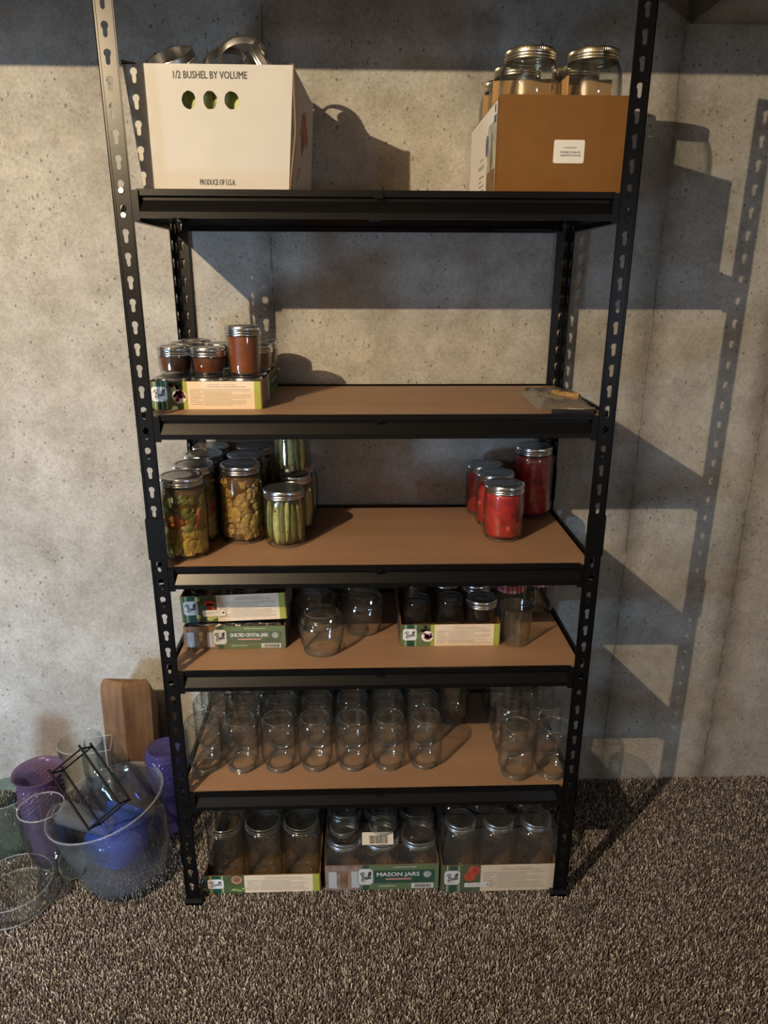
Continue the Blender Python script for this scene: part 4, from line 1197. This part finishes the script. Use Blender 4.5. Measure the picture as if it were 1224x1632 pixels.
w, h, d = 0.222, 0.053, 0.285
t = carton('jar_tray', 'low printed tray of assorted jars near the middle right of its shelf', 0.053, 0.104, z2, w, d, h, lambda P, w, h: face_recipe(P, w, h))
m = MB()
for k in range(2):      # torn film standing up along the left side
    pts = []
    n = 16
    for i in range(n+1):
        for j in range(7):
            v = i/n; q = j/6
            pts.append((-0.002-0.006*noise.noise(Vector((v*5, q*4, k))), v*d*0.9+0.004, 0.004+q*(0.035+0.050*v)))
    m.add(pts, [(i*7+j, (i+1)*7+j, (i+1)*7+j+1, i*7+j+1) for i in range(n) for j in range(6)])
m.build('torn_film', G_WRAP, t)
GA = 'jars in the open tray on the second shelf'
jj = jar('jelly', 'small straight jar upside down at the front left of the open tray', (0.093, 0.148, z2+0.0025), None, None, GA, inv=True)
icopy(jj, 0.168, 0.155, z2+0.0025, 'straight jar upside down in the front middle of the open tray', GA, 0.096)
icopy(jj, 0.097, 0.245, z2+0.0025, 'straight jar upside down second from front, left column of the tray', GA, 0.096)
jl = jar('jelly', 'clear jelly jar with silver lid at the front right of the open tray', (0.238, 0.146, z2+0.0025), ZINC, None, GA)
copy_tree(jl, (0.172, 0.262, z2+0.0025), 'empty jar with silver lid behind the middle of the open tray', GA)
copy_tree(jl, (0.240, 0.232, z2+0.0025), 'empty jar with silver lid behind the front right one', GA)
copy_tree(jl, (0.236, 0.330, z2+0.0025), 'empty jar with silver lid at the back right of the tray', GA)
TYPES['ging'] = (0.098, 0.038, 0.0345, 0.8, 'straight')
jg = jar('ging', 'short clear jar with red gingham lid behind the plain tumbler', (0.322, 0.236, z2), GINGHAM, None, 'jars with red gingham lids', disc=GINGHAM)
copy_tree(jg, (0.398, 0.272, z2), 'clear jar with red gingham lid at the right end near the rear post', 'jars with red gingham lids')
m = MB(); m.lathe([(0, 0.003), (0.028, 0.003), (0.0305, 0), (0.0325, 0.003), (0.0335, 0.03), (0.0375, 0.086), (0.0385, 0.088), (0.0385, 0.0905), (0.0372, 0.0905), (0.0358, 0.086), (0.0318, 0.03), (0.030, 0.007), (0, 0.007)], 48)
o = m.build('measuring_tumbler', G_CLEAR, smooth=True); o.location = (0.312, 0.122, z2)
tag(o, 'plain clear tapered tumbler standing open beside the printed tray', 'tumbler')

# --- shelf 1 (lowest board): rows of inverted pint jars
z1 = ZB[1]
ordw = ['leftmost', 'second', 'third', 'fourth', 'fifth', 'sixth', 'seventh', 'eighth']
rw = ['front', 'second', 'third', 'rear']
proto = None; GP = 'clear pint jars upside down on the lowest shelf'
xs = [-0.401, -0.316, -0.230, -0.145, -0.059, 0.026, 0.110, 0.198]
for r_ in range(4):
    for c_ in range(8):
        if c_ == 7 and r_ < 2: continue
        jx = R.uniform(-.0012, .0012); y = 0.098+r_*0.0845+R.uniform(-.0015, .0015)
        if c_ == 7: y -= 0.0
        if y > 0.352: y = 0.352
        lb = 'upside down pint jar, %s of the left block in the %s row' % (ordw[c_], rw[r_])
        x = xs[c_]+jx+(0.002 if c_ else 0.003)
        if proto is None:
            proto = jar('slimpint', lb, (x, y, z1), None, None, GP, inv=True)
        else: icopy(proto, x, y, z1, lb, GP, 0.130, R.uniform(0, 6))
for r_, (y, xx_) in enumerate(((0.054, (0.318, 0.401)), (0.140, (0.320, 0.402)), (0.226, (0.321, 0.403)), (0.312, (0.322, 0.404)))):
    for c_ in range(2):
        icopy(proto, xx_[c_], y, z1, 'upside down pint jar, %s column of the right hand block, %s row' % (('left', 'right')[c_], rw[r_]), GP, 0.130, R.uniform(0, 6))

# --- on the carpet beneath the unit
w, h, d = 0.272, 0.052, 0.285
t = carton('jar_tray', 'low printed tray of open quart jars on the carpet at the left', -0.408, 0.030, 0.0, w, d, h, lambda P, w, h: face_recipe(P, w, h, 'cup'))
GO = 'open quart jars in the floor tray'
jq = None
for r_ in range(3):
    for c_ in range(3):
        loc = (-0.408+0.046+c_*0.0905, 0.030+0.0475+r_*0.0935, 0.0025)
        lb = 'open wide mouth quart jar in the left floor tray, %s row, %s column' % (roww[r_], colw[c_])
        TYPES['oquart'] = (0.170, 0.0440, 0.0405, 0.86, 'straight')
        if jq is None: jq = jar('oquart', lb, loc, None, None, GO, mat=G_BIG, sq=0.0)
        else: copy_tree(jq, loc, lb, GO)
GW = 'short wide jars resting on top of the floor jars'
jw = jar('widecup', 'short wide jar resting on the open jar rims, left one', (-0.345, 0.125, 0.174), None, None, GW, mat=G_BIG)
copy_tree(jw, (-0.258, 0.122, 0.174), 'short wide jar resting on the open jar rims, middle one', GW)
copy_tree(jw, (-0.170, 0.122, 0.174), 'short wide jar resting on the open jar rims, right one', GW)

w, h, d = 0.270, 0.074, 0.285
t = carton('jar_carton', 'shrink wrapped carton of mason jars in the middle of the floor row', -0.124, 0.030, 0.0, w, d, h, lambda P, w, h: face_title(P, w, h, 'MASON JARS', False))
wrap(t, w, d, 0, 0.129, 7, 0.003)
jm = None; GM = 'lidded pint jars in the wrapped mason jar carton'
for r_ in range(3):
    for c_ in range(3):
        loc = (-0.124+0.046+c_*0.089, 0.030+0.047+r_*0.0915, 0.0025)
        lb = 'lidded pint jar in the wrapped middle carton, %s row, %s column' % (roww[r_], colw[c_])
        if jm is None:
            TYPES['mpint'] = (0.122, 0.0435, 0.0395, 0.82, 'straight')
            jm = jar('mpint', lb, loc, ZINCD, None, GM, disc=G_CLEAR)
        else: copy_tree(jm, loc, lb, GM)
GS = 'small jars upside down on the middle carton'
js = jar('quarter', 'small jar upside down on the middle carton, left one', (-0.079, 0.082, 0.1345), None, None, GS, inv=True, mat=G_BIG)
icopy(js, 0.014, 0.084, 0.1345, 'small jar upside down on the middle carton, beside the barcode', GS, 0.055)
j3 = jar('quarter', 'small square shouldered jar upside down on the middle carton, right one', (0.104, 0.068, 0.1345), None, None, None, inv=True, mat=G_BIG, sq=0.5)
t = thing('barcode_card', 'white barcode card lying across the top of the wrapped middle carton', 'card', (0, 0, 0))
P = Panel((-0.036, 0.0285, 0.1345), (1, 0, 0.0), (0, 1.0, 0.10))
P.rect('card', 0, 0, 0.074, 0.036, PAPER, 0)
q = random.Random(12); x = 0.018
while x < 0.060:
    b = q.choice((.0007, .0014)); P.rect('barcode', x, 0.003, x+b, 0.026, INK, 1); x += b+q.choice((.0007, .0013))
P.build(t)

w, h, d = 0.272, 0.078, 0.283
t = carton('jar_carton', 'shrink wrapped carton with tomato picture at the right end of the floor row', 0.152, 0.018, 0.0, w, d, h, lambda P, w, h: (face_recipe(P, w, h, 'tomato'), sticker(P, w*0.20, h*0.20, w*0.42, h*0.36)))
wrap(t, w, d, 0, 0.178, 11, 0.003)
jm = None; GN = 'lidded quart jars in the wrapped tomato carton'
for r_ in range(3):
    for c_ in range(3):
        loc = (0.152+0.046+c_*0.0905, 0.018+0.047+r_*0.0935, 0.0025)
        lb = 'lidded quart jar in the wrapped right carton, %s row, %s column' % (roww[r_], colw[c_])
        TYPES['nquart'] = (0.172, 0.0445, 0.0335, 0.66, 'straight')
        if jm is None: jm = jar('nquart', lb, loc, ZINCD, None, GN, disc=G_CLEAR)
        else: copy_tree(jm, loc, lb, GN)
copy_tree(jw, (0.252, 0.105, 0.1835), 'short wide jar on the right carton, left one of two', GW)
copy_tree(jw, (0.364, 0.105, 0.1835), 'short wide jar on the right carton, right one of two', GW)

# ------------------------------------------------------------------ clutter on the floor at the left
# wooden dough bowl leaning on the wall, built as a hexagonal block
t = thing('dough_bowl', 'tall worn brown hexagonal wooden dough bowl leaning against the wall', 'vase', (-0.648, 0.325, 0.0))
m = MB(); n = 6; a0 = math.radians(35)
def ring(r_, z_): return [(r_*math.cos(a0+k*PI/3), r_*math.sin(a0+k*PI/3), z_) for k in range(n)]
lv = [ring(0.058, 0), ring(0.060, 0.01), ring(0.069, 0.20), ring(0.071, 0.385), ring(0.068, 0.405), ring(0.060, 0.416), ring(0.044, 0.4175)]
vs = [p for l in lv for p in l]; fs = [(i*n+j, i*n+(j+1) % n, (i+1)*n+(j+1) % n, (i+1)*n+j) for i in range(len(lv)-1) for j in range(n)]
fs += [tuple(range(n-1, -1, -1)), tuple(range((len(lv)-1)*n, len(lv)*n))]
vs = [(x, y, z_-(max(0, y+0.030)*1.05 if z_ > 0.37 else 0)) for x, y, z_ in vs]
m.add(vs, fs); m.build('wooden_body', WOOD, t)
t.rotation_euler = (math.radians(-5), 0, 0); t.location = (-0.640, 0.298, 0.006)
# clear cylinder, square vase
RIMG = glass('polished_glass_rim', (0.95, 0.97, 0.98), (0.45, 0.5, 0.52), haze=0.16, solid=0.3)
def lathe_thing(name, label, prof, mat, loc, rot=(0, 0, 0), cat='vase', n=56, sq=0.0, group=None, rim=None):
    m = MB(); m.lathe(prof, n, sq=sq)
    for rr, rz, rw in (rim or ()):
        pts = []
        for k in range(64):
            a = 2*PI*k/64; q = 1+sq*(1/max(abs(math.cos(a)), abs(math.sin(a)))-1) if sq else 1
            pts.append((rr*q*math.cos(a), rr*q*math.sin(a), rz))
        m.tube(pts, rw, 8, mi=1, closed=True)
    o = m.build(name, [mat, RIMG] if rim else mat, smooth=True); o.location = loc; o.rotation_euler = rot
    return tag(o, label, cat, group)
lathe_thing('glass_cylinder', 'tall clear glass cylinder vase standing between purple vase and wooden block',
            [(0, 0.004), (0.050, 0.004), (0.053, 0), (0.055, 0.004), (0.055, 0.27), (0.0545, 0.272), (0.0530, 0.27), (0.0525, 0.012), (0, 0.012)], G_BIG, (-0.752, 0.255, 0), rim=[(0.0538, 0.2715, 0.0013)])
lathe_thing('glass_vase', 'square clear glass vase in front of the wooden block',
            [(0, 0.004), (0.030, 0.004), (0.0325, 0), (0.0335, 0.004), (0.0345, 0.288), (0.034, 0.290), (0.0320, 0.288), (0.0305, 0.016), (0, 0.016)], G_BIG, (-0.692, 0.215, 0), (0, 0, 0.25), sq=0.9, n=64, rim=[(0.0332, 0.2895, 0.0013)])
# purple quilted vases
def quilted(rp, zp0, zp1, amp, n=64, rows=14):
    prof = []
    return prof
def quilt_vase(name, label, prof, mat, loc, rot, zr, cells=20, amp=0.0042):
    m = MB(); n = cells*6; o = 0
    L_ = []
    for i in range(len(prof)-1):
        (r0, z0), (r1_, z1_) = prof[i], prof[i+1]
        k = max(1, int(abs(z1_-z0)/0.0022))
        for q in range(k): L_.append((r0+(r1_-r0)*q/k, z0+(z1_-z0)*q/k))
    L_.append(prof[-1])
    hs = 2*PI*0.045/cells*0.9
    for r_, z_ in L_:
        for j in range(n):
            a = 2*PI*j/n; k = 0
            if zr[0] < z_ < zr[1]:
                u = a/(2*PI)*cells; v = (z_-zr[0])/hs
                k = abs(math.sin(PI*(u+v)*1.0))*abs(math.sin(PI*(u-v)))
            m.v.append(((r_+amp*k)*math.cos(a), (r_+amp*k)*math.sin(a), z_))
    for i in range(len(L_)-1):
        for j in range(n): m.f.append([i*n+j, i*n+(j+1) % n, (i+1)*n+(j+1) % n, (i+1)*n+j]); m.m.append(0)
    ob = m.build(name, mat, smooth=True); ob.location = loc; ob.rotation_euler = rot
    if name == 'quilted_bowl': return tag(ob, label, 'bowl')
    return tag(ob, label, 'vase', 'quilted coloured glass vases')
VP = [(0, 0.006), (0.030, 0.006), (0.034, 0), (0.038, 0.004), (0.040, 0.03), (0.047, 0.12), (0.050, 0.20), (0.046, 0.235), (0.054, 0.258), (0.059, 0.262), (0.058, 0.265), (0.051, 0.261), (0.043, 0.236), (0.046, 0.20), (0.043, 0.12), (0.036, 0.03), (0.033, 0.012), (0, 0.012)]
VB = [(0, 0.004), (0.034, 0.004), (0.041, 0), (0.046, 0.006), (0.047, 0.016), (0.046, 0.06), (0.042, 0.125), (0.036, 0.150), (0.040, 0.20), (0.046, 0.232), (0.044, 0.233), (0.036, 0.20), (0.033, 0.150), (0.039, 0.12), (0.043, 0.06), (0.042, 0.012), (0, 0.009)]
quilt_vase('quilted_vase', 'plum purple quilted glass vase standing upright with flared rim', VP, G_PURPLE, (-0.815, 0.150, 0), (0, 0.0, 0), (0.13, 0.24))
quilt_vase('quilted_vase', 'violet quilted glass vase upside down beside the left shelf post', VB, G_VIOLET, (-0.537, 0.240, 0.261), (PI, 0, 0), (0.018, 0.125))
quilt_vase('quilted_vase', 'lavender quilted glass vase cut off by the left picture edge', VP, G_VIOLET, (-0.985, 0.185, 0.275), (PI-0.15, 0.1, 0), (0.08, 0.255))
lathe_thing('glass_block', 'clear glass stand beneath the violet vase', [(0, 0), (0.046, 0), (0.048, 0.004), (0.046, 0.022), (0.044, 0.026), (0, 0.026)], G_BIG, (-0.537, 0.240, 0), cat='stand')

# pale green bowl, pitcher, low dish
lathe_thing('glass_bowl', 'round pale green glass bowl at the left picture edge', [(0, 0.006), (0.035, 0.006), (0.042, 0), (0.065, 0.012), (0.088, 0.050), (0.094, 0.085), (0.085, 0.125), (0.062, 0.150), (0.060, 0.158), (0.058, 0.157), (0.060, 0.148), (0.082, 0.123), (0.091, 0.085), (0.085, 0.052), (0.062, 0.016), (0, 0.014)], G_GREEN, (-0.935, 0.205, 0), cat='bowl', rim=[(0.0600, 0.1580, 0.0016)])
t = thing('glass_pitcher', 'clear glass pitcher with waisted neck in front of the plum vase', 'pitcher', (-0.770, 0.052, 0.0))
m = MB(); pr = [(0, 0.004), (0.032, 0.004), (0.036, 0), (0.040, 0.004), (0.036, 0.03), (0.027, 0.055), (0.028, 0.065), (0.024, 0.072), (0.028, 0.079), (0.025, 0.086), (0.032, 0.10), (0.044, 0.14), (0.050, 0.19), (0.048, 0.235), (0.050, 0.240), (0.048, 0.242)]
m.lathe(pr+[(max(r_-0.003, 0), z_+0.001) for r_, z_ in reversed(pr[:-1])], 48); m.tube([(0.0495*math.cos(a*PI/32), 0.0495*math.sin(a*PI/32), 0.2415) for a in range(64)], 0.0016, 8, mi=1, closed=True)
m.build('glass_body', [G_BIG, RIMG], t, smooth=True)
m = MB(); m.tube([(-0.046, 0, 0.235), (-0.062, 0, 0.240), (-0.073, 0, 0.222), (-0.072, 0, 0.195), (-0.058, 0, 0.178), (-0.048, 0, 0.185)], 0.0055, 10); m.build('handle', G_BIG, t, smooth=True)
lathe_thing('glass_dish', 'low wide clear glass dish nearest the camera at the left edge', [(0, 0.005), (0.078, 0.005), (0.086, 0), (0.092, 0.006), (0.092, 0.030), (0.088, 0.050), (0.0875, 0.051), (0.0855, 0.050), (0.088, 0.030), (0.087, 0.010), (0, 0.010)], G_BIG, (-0.852, 0.028, 0), cat='dish', rim=[(0.0870, 0.0508, 0.0016), (0.0890, 0.0045, 0.0020)])

# clear tub with glassware
tub_tilt = -0.20
t = thing('plastic_tub', 'large clear round tub leaning left and filled with assorted glassware', 'tub', (-0.603, 0.098, 0.0208), None, (0.0, tub_tilt, 0))
m = MB(); pr = [(0, 0.002), (0.085, 0.002), (0.095, 0), (0.104, 0.008), (0.116, 0.07), (0.126, 0.15), (0.130, 0.185), (0.135, 0.190), (0.137, 0.198), (0.134, 0.200), (0.128, 0.197), (0.124, 0.185), (0.122, 0.15), (0.112, 0.07), (0.098, 0.010), (0, 0.006)]
m.lathe(pr, 72); m.build('tub_wall', G_TUB, t, smooth=True)
m = MB(); m.tube([(0.1355*math.cos(a*PI/36), 0.1355*math.sin(a*PI/36), 0.2005) for a in range(72)], 0.0018, 8, closed=True); m.build('tub_rim', glass('plastic_rim', (0.95, 0.96, 0.98), (0.6, 0.65, 0.7), haze=0.14, solid=0.2), t, smooth=True)
quilt_vase('quilted_bowl', 'cobalt blue quilted glass bowl lying inside the clear tub', [(0, 0.005), (0.028, 0.005), (0.034, 0), (0.050, 0.010), (0.068, 0.040), (0.072, 0.070), (0.060, 0.105), (0.052, 0.115), (0.060, 0.125), (0.058, 0.126), (0.049, 0.116), (0.056, 0.104), (0.068, 0.070), (0.064, 0.042), (0.047, 0.014), (0, 0.010)], G_BLUE, (-0.640, 0.045, 0.080), (-1.0, 0.45, 0), (0.02, 0.10), 26, 0.003)
lathe_thing('glass_cylinder', 'narrow frosted glass tube lying across the tub under the wire frame', [(0, 0), (0.022, 0), (0.026, 0.004), (0.026, 0.125), (0.016, 0.138), (0.015, 0.140), (0.0135, 0.138), (0.0235, 0.124), (0.0235, 0.008), (0, 0.006)], glass('frosted_glass', (0.9, 0.93, 0.95), (0.6, 0.66, 0.70), haze=0.05), (-0.628, 0.070, 0.165), (0.35, -0.80, 0))
lathe_thing('threaded_jar', 'big clear threaded jar lying inside the tub behind the wire frame', [(0, 0.004), (0.045, 0.004), (0.052, 0), (0.056, 0.006), (0.057, 0.10), (0.050, 0.120), (0.040, 0.126), (0.042, 0.130), (0.040, 0.134), (0.042, 0.138), (0.040, 0.142), (0.040, 0.148), (0.0375, 0.148), (0.0375, 0.128), (0.053, 0.10), (0.052, 0.010), (0, 0.008)], G_BIG, (-0.596, 0.150, 0.135), (-0.25, -0.62, 0), cat='jar')
lathe_thing('ribbed_glass', 'small green tinted ribbed glass lying at the left inside the tub', [(0, 0.004), (0.022, 0.004), (0.026, 0), (0.030, 0.01), (0.036, 0.06), (0.037, 0.062), (0.034, 0.06), (0.027, 0.012), (0, 0.010)], G_GREEN, (-0.672, 0.040, 0.105), (0.9, -0.5, 0), cat='glass', n=24)

# black wire frame
def wire_frame():
    f = fwd; r_ = r2; u = u2
    A = (r_*0.60-u*0.70+f*(-0.18)); A.normalize()
    B = (-r_*0.80-u*0.52-f*0.10); B -= A*B.dot(A); B.normalize()
    C = A.cross(B); 
    if C.dot(f) < 0: C = -C
    c0 = Vector((-0.648, 0.045, 0.300))
    La, Lb, Lc = 0.150, 0.082, 0.060
    def pt(i, j, k, ext=0.0): return A*((i-.5)*La+ext*(1 if i else -1))+B*((j-.5)*Lb)+C*((k-.5)*Lc)
    t = thing('wire_frame', 'black square wire candle frame tipped on top of the tub', 'frame', c0)
    for j in (0, 1):
        for k in (0, 1):
            m = MB(); m.tube([pt(0, j, k, 0.010), pt(1, j, k, 0.004)], 0.0027, 6); m.build('long_bar', BLACKW, t)
    for i in (0, 1):
        m = MB()
        q = [pt(i, 0, 0), pt(i, 1, 0), pt(i, 1, 1), pt(i, 0, 1)]
        for a in range(4): m.tube([q[a], q[(a+1) % 4]], 0.0022, 6)
        m.build('end_square', BLACKW, t)
wire_frame()
